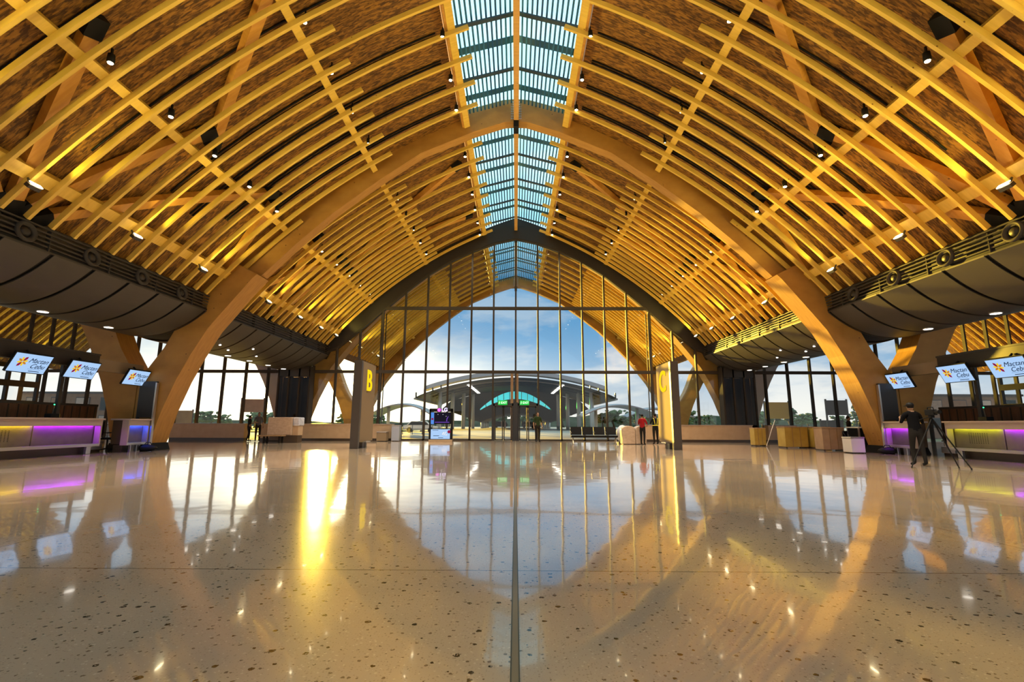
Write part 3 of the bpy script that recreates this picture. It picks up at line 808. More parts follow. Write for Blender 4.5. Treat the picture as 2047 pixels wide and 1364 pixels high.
for sgn, nm, dz in ((-1, 'left', .02), (1, 'right', -.02)):
    screen(sgn, 14.15, 15.3, 2.87 + dz, f'check-in screen with yellow star over the {nm} counters, nearest the viewer')
    screen(sgn, 16.0, 17.1, 2.87 + dz, f'check-in screen with yellow star over the {nm} counters, middle of three')
    screen(sgn, 18.45, 19.5, 2.83 + dz, f'check-in screen with yellow star in front of the {nm} arch leg')
    # bulkhead carrying the screens
    r = empty('screen_bulkhead', (sgn * 15.3, 6, 3.0)); tag(r, f'dark bulkhead carrying the check-in screens on the {nm}', 'bulkhead', 'bulkheads')
    MB().box((-.12, 0, .02), (.12, 11.4, .52)).build('bulkhead_box', M['fascia'], r)
    MB().box((-.10, 11.4, -.02), (.10, 13.55, .40)).build('grey_end_box', M['signface'], r)
    MB().box((-.14, -.02, .50), (.14, 11.42, .56)).build('top_cap', M['dark'], r)
    for y in (.2, 5.0, 10.9): MB().box((sgn * .75 - .05, y, -3.0), (sgn * .75 + .05, y + .12, .3)).build('post', M['dark'], r)
    for y in (.2, 5.0, 10.9): MB().box((min(0, sgn * .8), y, .2), (max(0, sgn * .8), y + .12, .3)).build('post_arm', M['dark'], r)
    # row of yellow position numbers on the fascia
    # back partition
    r = empty('back_partition', (sgn * 16.6, 6, 0)); tag(r, f'low brown panelled partition behind the {nm} check-in counters', 'partition', 'back partitions')
    MB().box((-.05, 0, .1), (.05, 13.2, 1.72)).build('panel', M['rust'], r)
    MB().box((-.07, 0, 1.72), (.07, 13.2, 1.8)).build('cap_rail', M['dark'], r)
    st = MB()
    for k in range(40): st.box((-sgn * .05 - .012, .2 + k * .33, .1), (-sgn * .05 + .012, .24 + k * .33, 1.7))
    st.build('batten', M['fascia'], r)
    # dark column casing in front of the arch leg and glazed office screen
    r = empty('office_screen', (sgn * 18.6, 6, 0)); tag(r, f'dark framed glazed office screen behind the {nm} counters', 'office screen', 'office screens')
    for k in range(12):
        MB().box((-.06, k * 1.15, 1.0), (.06, k * 1.15 + .09, 3.25)).build('post', M['fascia'], r)
    for z in (1.75, 2.42, 3.1): MB().box((-.07, 0, z), (.07, 12.7, z + (.16 if z != 2.42 else .22))).build('rail', M['fascia'], r)
    MB().box((-.01, 0, 1.8), (.01, 12.7, 3.15)).build('pane', M['glass'], r)
    r = empty('column_casing', (sgn * 14.85, 19.46, 0)); tag(r, f'tall dark casing in front of the {nm} arch foot', 'casing', 'dark column casings')
    MB().box((-.34, 0, 1.3), (.34, .12, 2.75)).build('casing_body', M['dark'], r, False, .01)
    MB().box((-sgn * .34 - .03, -.02, 0), (-sgn * .34 + .03, .1, 2.7)).build('edge_strip', M['alu'], r)
    MB().box((sgn * .3 - .03, 0, 0), (sgn * .3 + .03, .1, 1.3)).build('leg', M['dark'], r)

def counter(sgn, y0, y1, leds, label, xf=15.1):
    """check-in desk: front faces the hall; leds = list of (y0,y1,material)"""
    r = empty('check_in_counter', (sgn * xf, y0, 0)); tag(r, label, 'counter', 'check-in counters')
    L = y1 - y0
    o_ = -sgn      # direction of the hall
    def bx(a, b): return MB().box((min(o_ * a[0], o_ * b[0]), a[1], a[2]), (max(o_ * a[0], o_ * b[0]), b[1], b[2]))
    bx((-.65, -.06, 1.19), (.12, L + .06, 1.25)).build('countertop', M['countertop'], r, False, .008)
    bx((-.02, 0, .985), (.06, L, 1.19)).build('upper_fascia', M['countertop'], r)
    bx((-.6, .02, .30), (-.17, L - .02, 1.19)).build('carcass', M['plinth'], r)
    for k, (a, b, m) in enumerate(leds):
        bx((-.17, a + .02, .36), (-.14, b - .02, 1.10)).build('front_panel', M['panel'], r)
        bx((-.10, a + .04, 1.0), (-.06, b - .04, 1.02)).build('light_strip', M[m], r)
        if m in ('led_yellow', 'led_lime'):
            st = MB()
            for i in range(9):
                for j in range(8):
                    yc = a + (b - a) * (.32 + .045 * i); zc = .52 + .045 * j
                    st.box((o_ * -.14 - .004, yc, zc), (o_ * -.14 + .004, yc + .025, zc + .02))
            st.build('perforation', M['black'], r)
    bx((-.12, 0, .26), (.06, L, .36)).build('bottom_rail', M['steel'], r, False, .01)
    for y in (0, L): bx((-.2, y - .03, .26), (.05, y + .03, 1.19)).build('end_cheek', M['countertop'], r)
    bx((-.55, .1, 0), (-.22, L - .1, .26)).build('plinth', M['plinth'], r)
    for y in (.35, L - .35):
        bx((-.10, y - .09, 0), (.0, y + .09, .28)).build('steel_foot', M['steel'], r, False, .01)
counter(-1, 13.0, 17.75, [(.15, 2.4, 'led_yellow'), (2.4, 4.65, 'led_purple')], 'long check-in counter on the left, lit yellow and purple')
counter(-1, 18.42, 19.42, [(.06, .94, 'led_blue')], 'small check-in counter on the left with blue light', 14.62)
counter(1, 13.0, 17.3, [(.1, 2.45, 'led_purple'), (2.45, 4.2, 'led_lime')], 'long check-in counter on the right, lit lime and purple')
counter(1, 18.3, 19.45, [(.06, 1.09, 'led_purple')], 'small check-in counter on the right with purple light', 14.6)

def weigh_scale(sgn, y, label):
    r = empty('baggage_scale', (sgn * 15.9, y, 0)); tag(r, label, 'baggage scale', 'baggage scales')
    MB().box((-.45, -.28, .12), (.45, .28, .34)).build('platform', M['steel'], r, False, .02)
    MB().box((-.38, -.25, 0), (.38, .25, .12)).build('base', M['plinth'], r)
    for k in (-.2, .1): MB().tube([(-sgn * .42, k, .34), (-sgn * .42, k, .55), (-sgn * .42, k + .12, .55)], .025).build('guard', M['steel'], r)
weigh_scale(-1, 18.1, 'low steel baggage scale between the two left counters')
weigh_scale(1, 17.8, 'low steel baggage scale between the two right counters')

def office_chair(x, y, rz_, label):
    r = empty('office_chair', (x, y, 0), rz_); tag(r, label, 'office chair')
    MB().box((-.25, -.24, .46), (.25, .24, .54)).build('seat', M['black'], r, True, .03)
    b = MB().box((-.23, .2, .62), (.23, .27, 1.15)).build('backrest', M['black'], r, True, .03)
    MB().tube([(0, 0, .1), (0, 0, .46)], .03).build('gas_lift', M['black'], r)
    for k in range(5):
        a = k * 2 * PI / 5
        lg = MB().tube([(0, 0, .12), (.28 * math.cos(a), .28 * math.sin(a), .08)], [.03, .018]).build('leg', M['black'], r)
        MB().ico((.28 * math.cos(a), .28 * math.sin(a), .035), .035).build('caster', M['black'], lg)
    for s in (-1, 1): MB().tube([(s * .27, .1, .5), (s * .29, .1, .72), (s * .29, -.15, .72)], .018).build('armrest', M['black'], r)
    MB().tube([(0, .22, .5), (0, .27, .7)], .03).build('back_post', M['black'], r)
office_chair(-15.6, 18.75, 2.0, 'black office chair behind the left baggage scale')
def desk_lamp_device(x, y, z, label):
    r = empty('boarding_pass_printer', (x, y, z)); tag(r, label, 'device')
    MB().box((-.12, -.16, 0), (.12, .16, .14)).build('body', M['black'], r, False, .02)
    MB().tube([(0, 0, .14), (0, .02, .42)], .012).build('stalk', M['dark'], r)
    MB().ico((0, .02, .44), .022).build('indicator', M['led_green'], r)
desk_lamp_device(-15.45, 16.2, 1.25, 'black desk device with green indicator on the left counter')
desk_lamp_device(15.45, 16.2, 1.25, 'black desk device with green indicator on the right counter')

# ------------------------------------------------------------------ low walls by the glass
def low_wall(x0, x1, y, label, h=1.08):
    r = empty('low_counter', ((x0 + x1) / 2, y, 0)); tag(r, label, 'counter', 'cream counters by the glass wall')
    w = (x1 - x0) / 2
    MB().box((-w, 0, .16), (w, .5, h - .04)).build('front', M['cream'], r)
    MB().box((-w - .02, -.03, h - .04), (w + .02, .53, h)).build('top', M['countertop'], r)
    MB().box((-w + .02, .06, 0), (w - .02, .46, .16)).build('plinth', M['plinth'], r)
low_wall(-22.4, -17.5, 31.6, 'long cream counter below the far left windows')
low_wall(-16.3, -10.3, 31.2, 'cream counter left of the B pylon')
low_wall(-9.8, -7.9, 31.4, 'short cream counter right of the B pylon')
low_wall(8.2, 9.9, 31.4, 'short cream counter left of the C pylon')
low_wall(10.2, 15.0, 31.2, 'long cream counter right of the C pylon')
low_wall(16.0, 17.8, 31.2, 'short cream counter below the far right windows')
def bin_(x, y, label, w=.22, h=.85, m='steel'):
    r = empty('litter_bin', (x, y, 0)); tag(r, label, 'bin')
    MB().box((-w, -w, .03), (w, w, h)).build('body', M[m], r, False, .015)
    MB().box((-w - .01, -w - .01, h), (w + .01, w + .01, h + .06)).build('lid', M['alu'], r, False, .01)
    MB().box((-w * .8, -w * .8, 0), (w * .8, w * .8, .03)).build('base', M['black'], r)
bin_(-7.6, 31.3, 'grey litter bin at the end of the short left counter', .25, .95)
bin_(-8.35, 30.9, 'low taupe bin in front of the short left counter', .3, .55, 'signface')

# display totem -----------------------------------------------------------------
r = empty('display_totem', (-4.55, 30.0, 0)); tag(r, 'black display totem with two screens and lit logo left of the doors', 'display totem')
for x in (-.68, .66): MB().box((x - .05, -.08, 0), (x + .05, .1, 2.0)).build('upright', M['black'], r)
MB().box((-.73, -.1, 0), (.71, .2, .16)).build('base', M['cream'], r)
MB().box((-.70, -.08, 1.82), (.70, .1, 2.02)).build('header', M['black'], r)
a = MB().box((-.63, -.05, 1.08), (.62, .04, 1.80)).build('upper_screen_case', M['black'], r)
u = MB().box((-.42, -.06, 1.12), (.57, -.048, 1.76)).build('upper_picture', M['screendark'], a)
MB().box((-.63, -.06, 1.08), (-.44, -.048, 1.78)).build('side_banner', M['s_blue'], a)
MB().box((-.60, -.065, 1.33), (-.47, -.058, 1.44)).build('banner_mark', M['s_crimson'], a)
MB().box((-.38, -.066, 1.17), (.5, -.058, 1.21)).build('caption_bar', M['s_purple'], a)
g = MB(); g.tube([(.34, -.062, 1.25), (.36, -.062, 1.42), (.42, -.062, 1.5)], [.035, .03, .018], 6); g.ico((.42, -.062, 1.52), .028, 1)
g.build('figure_in_picture', M['s_purple'], a)
g = MB()
for x, z in ((-.2, 1.66), (.1, 1.66), (.3, 1.55)): g.ico((x, -.062, z), .022, 1)
g.build('stage_light', M['s_white'], a)
for k in range(5): MB().box((-.52 + k * .24, 0, .78), (-.50 + k * .24, .03, 1.08)).build('grille_bar', M['alu'], r)
b = MB().box((-.66, -.07, .16), (.60, .04, .80)).build('lower_screen_case', M['black'], r)
MB().box((-.61, -.08, .19), (.56, -.068, .77)).build('lower_picture', M['screen'], b)
g = MB(); g.ico((.50, -.08, .62), .1, 2, (1, .1, 1)); g.build('round_red_mark', M['s_crimson'], b)
g = MB(); g.beam((.2, -.084, .42), (.32, -.084, .62), .05, .006, (0, 1, 0)); g.beam((.1, -.084, .45), (.2, -.084, .6), .07, .006, (0, 1, 0)); g.beam((.28, -.084, .42), (.4, -.084, .45), .05, .006, (0, 1, 0))
g.build('picture_shapes', M['s_white'], b)
g = MB(); g.box((-.5, -.084, .70), (-.15, -.079, .72)); g.box((-.45, -.084, .36), (-.1, -.079, .39)); g.box((-.15, -.084, .25), (.15, -.079, .275))
g.build('picture_text', M['s_ink'], b)
lg = empty('logo'); lg.parent = r; lg.location = (-.13, -.1, 1.93)
g = MB(); g.lathe([(.11, 0), (.11, .02)], 24, Matrix.Rotation(PI / 2, 4, 'X')); g.build('round_emblem', M['s_magenta'], lg)
g = MB(); g.beam((-.02, -.03, .05), (-.02, -.03, -.03), .018, .008, (0, 1, 0)); g.beam((-.02, -.03, -.03), (.03, -.03, -.03), .018, .008, (0, 1, 0)); g.ico((-.045, -.03, .035), .012, 1)
g.build('emblem_face', M['s_white'], lg)
t = link('lettering', text_mesh('LG', .30, .03, M['s_violetwhite'], 0, .012), lg, (.33, -.0, .01)); t.rotation_euler = (PI / 2, 0, 0)

# waiting bench ---------------------------------------------------------------------
r = empty('waiting_bench', (4.45, 27.9, 0)); tag(r, 'black four-seat waiting bench with chrome legs right of the doors', 'bench')
MB().box((-1.32, -.04, .36), (1.32, .04, .42)).build('beam', M['black'], r)
for k in range(4):
    x = -.99 + k * .66
    MB().box((x - .31, -.3, .42), (x + .31, .28, .48)).build('seat', M['black'], r, True, .02)
    b = MB().quadbox([(x + a, y, z) for z, dy in ((.5, 0), (.95, .13)) for a, y in ((-.31, .24 + dy), (.31, .24 + dy), (.31, .30 + dy), (-.31, .30 + dy))]).build('backrest', M['black'], r)
for k in range(5):
    x = -1.32 + k * .66
    MB().tube([(x, .2, .46), (x, -.25, .66), (x, .25, .68)], .018).build('armrest', M['steel'], r)
for x in (-1.2, 1.2):
    lg = MB().tube([(x, -.3, .02), (x, 0, .38), (x, .3, .02)], .025).build('leg', M['steel'], r)

# wrapped seats -----------------------------------------------------------------
def wrapped_chair(x, y, w, label, m='wrap'):
    r = empty('wrapped_armchair', (x, y, 0)); tag(r, label, 'armchair', 'plastic-wrapped armchairs')
    a = [(-w, .02), (w, .02), (w, .82)] + [(w * math.cos(t), .82 + .2 * math.sin(t)) for t in [PI * k / 8 for k in range(1, 8)]] + [(-w, .82)]
    MB().prism(a, -.32, .34).build('film_cover', M[m], r, False, .03)
    MB().box((-w + .05, -.28, 0), (w - .05, .3, .04)).build('base', M['plinth'], r)
wrapped_chair(6.32, 27.8, .36, 'first plastic-wrapped armchair beside the black bench')
wrapped_chair(7.0, 27.8, .3, 'second plastic-wrapped armchair, behind the person in red')
r = empty('plastic_bundle', (6.25, 28.75, 0)); tag(r, 'bluish crumpled plastic-wrapped bundle behind the end of the bench', 'bundle')
MB().ico((0, 0, .55), .5, 3, (.75, .6, 1.0), .05).build('film', M['wrapblue'], r, True)
MB().box((-.3, -.2, 0), (.3, .2, .1)).build('base', M['plinth'], r)
# wrapped counter with a bench on the left
r = empty('wrapped_crate', (-13.0, 28.0, 0)); tag(r, 'large plastic-wrapped crate behind the low bench on the left', 'crate')
MB().box((-1.2, 0, .42), (.22, .8, 1.44)).build('film_cover', M['wrap'], r, False, .05)
MB().box((.22, .02, .95), (.58, .8, 1.44)).build('bluish_film_end', M['wrapblue'], r, False, .06)
MB().box((-1.1, .1, 0), (.52, .7, .42)).build('base', M['plinth'], r)
MB().box((.22, .1, .42), (.54, .7, .95)).build('side', M['cream'], r)
r = empty('low_bench', (-13.3, 27.3, 0)); tag(r, 'low timber bench standing in front of the wrapped crate', 'bench')
MB().box((-.95, -.25, .38), (.4, .3, .44)).build('seat', M['ply'], r, False, .01)
for x in (-.6, .25):
    for y in (-.15, .2): MB().box((x - .05, y - .03, 0), (x + .05, y + .03, .38)).build('leg', M['black'], r)
MB().box((-.6, -.02, .1), (.25, .04, .16)).build('stretcher', M['black'], r)

# builder's clutter on the right --------------------------------------------------
def board_box(x, y, w, d, h, m, label, rz_=0):
    r = empty('storage_crate', (x, y, 0), rz_); tag(r, label, 'crate', 'crates on the right')
    MB().box((-w / 2, -d / 2, .06), (w / 2, d / 2, h - .04)).build('body', M[m], r, False, .012)
    MB().box((-w / 2 - .02, -d / 2 - .02, h - .04), (w / 2 + .02, d / 2 + .02, h)).build('lid', M['carton'], r, False, .008)
    for s in (-1, 1): MB().box((s * w / 2 - .05 * s - .04, -d / 2 + .02, 0), (s * w / 2 - .05 * s + .04, d / 2 - .02, .06)).build('runner', M['plinth'], r)
    st = MB()
    for k in (-.17, .17): st.box((k * w - .012, -d / 2 - .006, .06), (k * w + .012, -d / 2, h - .04))
    st.build('batten', M['ply'], r)
board_box(12.75, 26.0, .6, .5, .95, 'yellowboard', 'narrow yellow wrapped crate standing left of the leaning pole')
board_box(13.55, 24.2, 1.1, .7, 1.02, 'yellowboard', 'wide yellow wrapped crate in the middle of the right clutter')
board_box(14.6, 23.9, .8, .7, 1.02, 'yellowboard', 'second wide yellow crate against the first')
board_box(13.75, 21.7, .95, .6, 1.0, 'carton', 'brown carton crate on casters left of the white bin')
bin_(13.62, 20.0, 'round-topped white waste bin in front of the black table', .27, .58, 'white')
r = empty('work_table', (14.95, 21.15, 0)); tag(r, 'small black table with papers beside the right arch foot', 'table')
MB().box((-.55, -.4, .98), (.55, .4, 1.03)).build('table_top', M['white'], r)
MB().box((-.5, -.35, .1), (.5, .35, .98)).build('skirt', M['black'], r)
for sx in (-.5, .5):
    for sy in (-.35, .35): MB().box((sx - .025, sy - .025, 0), (sx + .025, sy + .025, .98)).build('leg', M['alu'], r)
tag(MB().box((-.18, -.12, 0), (.2, .14, .05)).build('paper_stack', M['white']), 'stack of pale papers on the black table', 'papers').location = (15.05, 21.1, 1.03)
r = empty('folding_chair', (14.1, 20.85, 0), .6); tag(r, 'dark folding chair beside the white bin', 'chair')
MB().box((-.2, -.2, .44), (.2, .2, .47)).build('seat', M['black'], r); MB().box((-.2, .18, .62), (.2, .21, .86)).build('backrest', M['black'], r)
for sx in (-.2, .2):
    MB().tube([(sx, -.2, 0), (sx, .2, .86)], .014).build('leg', M['dark'], r); MB().tube([(sx, .22, 0), (sx, -.12, .46)], .014).build('leg', M['dark'], r)
r = empty('leaning_pole', (13.3, 25.6, 0)); tag(r, 'thin pale pole leaning on the counter beside the yellow crate', 'pole')
MB().tube([(-.35, 0, .02), (.3, .2, 1.35)], .02).build('shaft', M['white'], r)
for sgn, nm in ((-1, 'left'), (1, 'right')):
    r = empty('black_bag', (sgn * 14.35, 19.2, 0)); tag(r, f'black bag lying at the foot of the {nm} arch', 'bag')
    MB().ico((0, 0, .13), .32, 3, (1.1, .6, .4), .04).build('bag_body', M['black'], r, True)
    MB().tube([(-.15, 0, .24), (-.08, 0, .34), (.08, 0, .34), (.15, 0, .24)], .015).build('handle', M['black'], r, True)

# ------------------------------------------------------------------ people
def skin_body(J, E, root_i, R, bone_mat, mats):
    me = bpy.data.meshes.new('b'); me.from_pydata([V(j) for j in J], E, [])
    o = bpy.data.objects.new('b', me); COL.objects.link(o)
    o.modifiers.new('s', 'SKIN').use_smooth_shade = True
    sv = me.skin_vertices[0].data
    for i, r in enumerate(R): sv[i].radius = r if isinstance(r, tuple) else (r, r)
    sv[root_i].use_root = True
    md = o.modifiers.new('ss', 'SUBSURF'); md.levels = 2; md.render_levels = 2
    dg = bpy.context.evaluated_depsgraph_get(); dg.update()
    res = bpy.data.meshes.new_from_object(o.evaluated_get(dg))
    bpy.data.objects.remove(o); bpy.data.meshes.remove(me)
    res.materials.clear()
    for m in mats: res.materials.append(m)
    segs = [(V(J[a]), V(J[b]), k) for (a, b), k in zip(E, bone_mat)]
    for p in res.polygons:
        best = 1e9
        for a, b, k in segs:
            ab = b - a; t = max(0, min(1, (p.center - a).dot(ab) / ab.length_squared)); d = (p.center - a - ab * t).length
            if d < best: best = d; p.material_index = k
        p.use_smooth = True
    return res

def person(x, y, rz_, label, top, legs, h=1.7, armL=None, armR=None, stride=.0, lean=0.0, hairlen=0, vest=False, cap=False):
    """local frame: faces -Y. arm = (elbow, wrist) positions for the left (+x) and right (-x) hand"""
    s = h / 1.7
    armL = armL or ((.24, .02, 1.12), (.25, -.06, .88)); armR = armR or ((-.24, .02, 1.12), (-.25, -.06, .88))
    ly = -lean
    J = [(0, 0, .93), (0, ly * .3, 1.10), (0, ly * .7, 1.30), (0, ly, 1.43), (0, ly * 1.1 - .01, 1.50),
         (.17, ly, 1.38), armL[0], armL[1], (-.17, ly, 1.38), armR[0], armR[1],
         (.09, 0, .88), (.10, -stride, .48), (.10, -stride * 1.2 + .03, .08), (.11, -stride * 1.2 - .14, .04),
         (-.09, 0, .88), (-.10, stride * .4 - .01, .48), (-.10, stride * 1.2 + .03, .08), (-.11, stride * 1.2 - .14, .04)]
    E = [(0, 1), (1, 2), (2, 3), (3, 4), (3, 5), (5, 6), (6, 7), (3, 8), (8, 9), (9, 10), (0, 11), (11, 12), (12, 13), (13, 14), (0, 15), (15, 16), (16, 17), (17, 18)]
    Rr = [(.15, .11), (.145, .10), (.165, .11), (.10, .08), (.052, .052), (.075, .07), (.043, .043), (.028, .028), (.075, .07), (.043, .043), (.028, .028),
          (.095, .095), (.062, .062), (.04, .045), (.04, .03), (.095, .095), (.062, .062), (.04, .045), (.04, .03)]
    BM = [0, 0, 0, 2, 0, 0, 2, 0, 0, 2, 1, 1, 1, 3, 1, 1, 1, 3]
    me = skin_body(J, E, 0, Rr, BM, [top, legs, M['skin'], M['black'], M['eye'], M['lip']])
    bm = bmesh.new(); bm.from_mesh(me); k = MB(); k.bm.free(); k.bm = bm
    def setm(n0, mi):
        bm.faces.ensure_lookup_table()
        for f in bm.faces[n0:]: f.material_index = mi; f.smooth = True
    hc = V((0, ly * 1.15 - .015, 1.59))
    n0 = len(bm.faces); k.ico(hc, 1, 3, (.073, .092, .112)); k.ico(hc + V((0, -.02, -.05)), 1, 2, (.058, .07, .065))
    k.ico(hc + V((0, -.092, -.012)), 1, 1, (.013, .02, .024))
    for sx in (-1, 1): k.ico(hc + V((sx * .074, .005, -.01)), 1, 1, (.01, .02, .03))
    setm(n0, 2)
    n0 = len(bm.faces)
    for sx in (-1, 1): k.ico(hc + V((sx * .028, -.083, .012)), 1, 1, (.012, .008, .007))
    setm(n0, 4)
    n0 = len(bm.faces); k.ico(hc + V((0, -.084, -.058)), 1, 1, (.023, .008, .006)); setm(n0, 5)
    # hands: palm, four unequal bent fingers and a thumb
    for (el, wr), sx in ((armL, 1), (armR, -1)):
        el, wr = V(el), V(wr); d = (wr - el).normalized(); side = d.cross(V((sx, 0, 0)))
        side = side.normalized() if side.length > .1 else V((0, -1, 0))
        nrm = d.cross(side).normalized()
        n0 = len(bm.faces)
        k.tube([wr - d * .02, wr + d * .03, wr + d * .085], [.026, .036, .034], 8)
        for q, Lq in enumerate((.070, .080, .074, .056)):
            b0 = wr + d * .08 + side * (.027 - .018 * q)
            k.tube([b0, b0 + d * Lq * .45 + nrm * .004, b0 + d * Lq * .78 + nrm * .016, b0 + d * Lq * .95 + nrm * .034], [.009, .0088, .0082, .006], 6)
        b0 = wr + d * .025 + side * .028
        k.tube([b0, b0 + side * .025 + d * .025, b0 + side * .035 + d * .055 + nrm * .012], [.012, .0105, .008], 6)
        setm(n0, 2)
    bmesh.ops.recalc_face_normals(bm, faces=bm.faces)
    bm.to_mesh(me); bm.free()
    root = empty('person', (x, y, 0), rz_); root.scale = (s, s, s); tag(root, label, 'person')
    link('body', me, root)
    g = MB(); g.ico(hc + V((0, .018, .028)), 1, 3, (.082, .092, .098))
    for v in list(g.bm.verts):
        if v.co.y < hc.y - .04 and v.co.z < hc.z + .05: v.co.y = hc.y - .03; v.co.x *= .9
        if hairlen == 0 and v.co.z < hc.z - .03: v.co.z = hc.z - .03
    g.build('hair', M['hair'], root, True)
    if cap:
        g = MB(); g.lathe([(.098, 0), (.095, .04), (.07, .085), (.0201, .1)], 20, Matrix.Translation(hc + V((0, .01, .03))))
        g.box((hc.x - .07, hc.y - .19, hc.z + .03), (hc.x + .07, hc.y - .07, hc.z + .045)); g.build('cap', M['black'], root, True)
    if vest:
        for sx in (-1, 1):
            MB().tube([(sx * .10, .115, 1.40), (sx * .075, .13, 1.22), (sx * .04, .125, 1.06)], .017, 6).build('reflective_strap', M['hivis'], root)
            MB().tube([(sx * .10, .115, 1.40), (sx * .11, .03, 1.455), (sx * .10, -.09, 1.38)], .017, 6).build('reflective_strap', M['hivis'], root)
        MB().tube([(.165 * math.cos(t), .125 * math.sin(t), 1.05) for t in [2 * PI * q / 20 for q in range(21)]], .018, 6).build('reflective_belt', M['hivis'], root)
    return root
person(1.36, 30.3, .3, 'person in dark green standing at the right entrance door', M['darkgreen'], M['charcoal'], 1.82)
person(7.0, 27.15, 2.6, 'person in a red shirt standing behind the wrapped armchairs', M['red'], M['charcoal'], 1.66, stride=.05,
       armL=((.24, -.10, 1.14), (.14, -.30, 1.10)), armR=((-.24, -.08, 1.14), (-.18, -.3, 1.08)))
person(7.78, 27.4, PI + .1, 'person in dark clothes wearing yellow reflective straps', M['navy'], M['charcoal'], 1.70, vest=True,
       armL=((.24, -.12, 1.14), (.16, -.32, 1.14)))
person(-15.72, 29.9, .5, 'taller person in a grey top standing by the left counters', M['greycloth'], M['charcoal'], 1.74, armR=((-.24, -.1, 1.14), (-.12, -.3, 1.12)))
person(-16.3, 29.95, 2.4, 'smaller person in dark clothes facing the taller person', M['charcoal'], M['navy'], 1.56, stride=.08, armL=((.24, -.15, 1.18), (.2, -.36, 1.2)))
ph = person(11.12, 13.75, 2.9, 'photographer in black with a cap bending to a tripod camera', M['blackcloth'], M['charcoal'], 1.72, lean=.10, cap=True, stride=.06,
       armL=((.25, -.16, 1.16), (.16, -.36, 1.28)), armR=((-.26, -.14, 1.14), (-.14, -.36, 1.28)))
# seated worker beside the table
person(15.2, 22.5, .8, 'person in dark clothes standing behind the black table', M['charcoal'], M['charcoal'], 1.5)

# camera on a tripod
r = empty('camera_tripod', (11.15, 13.2, 0)); tag(r, 'black camera tripod with spread legs beside the photographer', 'tripod')
for e in ((-.75, -.06, 0), (.34, -.22, 0), (.40, -.50, 0)):
    lg = MB().tube([(0, 0, 1.28), (e[0] * .5, e[1] * .5, .66), (e[0], e[1], .02)], [.022, .018, .013], 8).build('leg', M['black'], r)
    MB().ico((e[0], e[1], .02), .022).build('rubber_foot', M['black'], lg)
MB().tube([(0, 0, 1.1), (0, 0, 1.36)], .022).build('centre_column', M['black'], r)
MB().box((-.05, -.05, 1.30), (.05, .05, 1.37)).build('head', M['black'], r, False, .01)
MB().tube([(0, .05, 1.33), (-.1, .3, 1.25)], .01).build('pan_handle', M['black'], r)
r = empty('video_camera', (11.15, 13.2, 1.37)); tag(r, 'black video camera mounted on the tripod', 'camera')
MB().box((-.06, -.14, 0), (.06, .14, .15)).build('body', M['black'], r, False, .015)
MB().lathe([(.045, 0), (.05, .08), (.055, .14)], 16, Matrix.Translation((0, -.13, .08)) @ Matrix.Rotation(PI / 2, 4, 'X')).build('lens', M['black'], r)
MB().tube([(0, -.1, .15), (0, -.08, .21), (0, .08, .21), (0, .1, .15)], .012).build('handle', M['black'], r)

# ------------------------------------------------------------------ outside
# drop-off canopy
def can_z(x, k=1.0): return 3.95 + 2.35 * math.cos(min(1, abs(x) / 11.6) * PI / 2) ** .8
r = empty('drop_off_canopy', (0, 86, -.59)); r.scale = (1.536, 1.536, 1.536); tag(r, 'large dark vaulted drop-off canopy straight outside the entrance', 'canopy')
xs = [-11.6 + 23.2 * i / 40 for i in range(41)]
ys = [0, 3, 8, 14, 20]
bm = MB()
for (ya, yb) in zip(ys, ys[1:]):
    for xa, xb in zip(xs, xs[1:]):
        bm.quadbox([(xa, ya, can_z(xa)), (xb, ya, can_z(xb)), (xb, yb, can_z(xb)), (xa, yb, can_z(xa)), (xa, ya, can_z(xa) + .12), (xb, ya, can_z(xb) + .12), (xb, yb, can_z(xb) + .12), (xa, yb, can_z(xa) + .12)])
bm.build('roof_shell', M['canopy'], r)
oa = [(-5.6 + 11.2 * i / 24, 3.3 + 2.85 * math.cos((-1 + 2 * i / 24) * PI / 2) ** .9) for i in range(25)]
ia = [(x * .985, 3.2 + (z - 3.3) * .62) for x, z in oa]
for i in range(0, 24, 2):
    MB().strip(ia[i:i + 3], oa[i:i + 3], 20.0, 20.08).build('clerestory_pane', M['cyan'], r)
for i in range(0, 25, 2): MB().beam((ia[i][0], 19.98, ia[i][1]), (oa[i][0], 19.98, oa[i][1] + .05), .09, .12, (0, 1, 0)).build('clerestory_bar', M['bluegrey'], r)
hi_ = [(x, can_z(x) + .05) for x, _ in oa]
la = [(x * .98, 1.35 + 1.5 * math.cos(x / 5.6 * PI / 2)) for x, _ in oa]
MB().strip(la, ia, 20.1, 20.2).build('end_wall', M['canopy'], r)
MB().strip(oa, hi_, 19.9, 20.0).build('end_wall', M['canopy'], r)
for s in (-1, 1):
    MB().prism([(s * 5.45, 1.35), (s * 11.4, 3.4), (s * 10, can_z(10) + .05), (s * 5.6, can_z(5.6) + .05)], 19.9, 20.0).build('end_wall', M['canopy'], r)
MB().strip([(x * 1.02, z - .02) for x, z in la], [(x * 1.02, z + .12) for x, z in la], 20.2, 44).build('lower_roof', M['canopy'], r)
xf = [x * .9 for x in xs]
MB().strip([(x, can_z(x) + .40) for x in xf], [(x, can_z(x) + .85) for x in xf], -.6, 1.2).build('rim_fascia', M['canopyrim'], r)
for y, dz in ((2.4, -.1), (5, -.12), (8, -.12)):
    MB().strip([(x, can_z(x) + dz) for x in xf], [(x, can_z(x) + dz + .1) for x in xf], y, y + .15).build('roof_rib', M['canopyrim'] if y < 3 else M['canopy'], r)
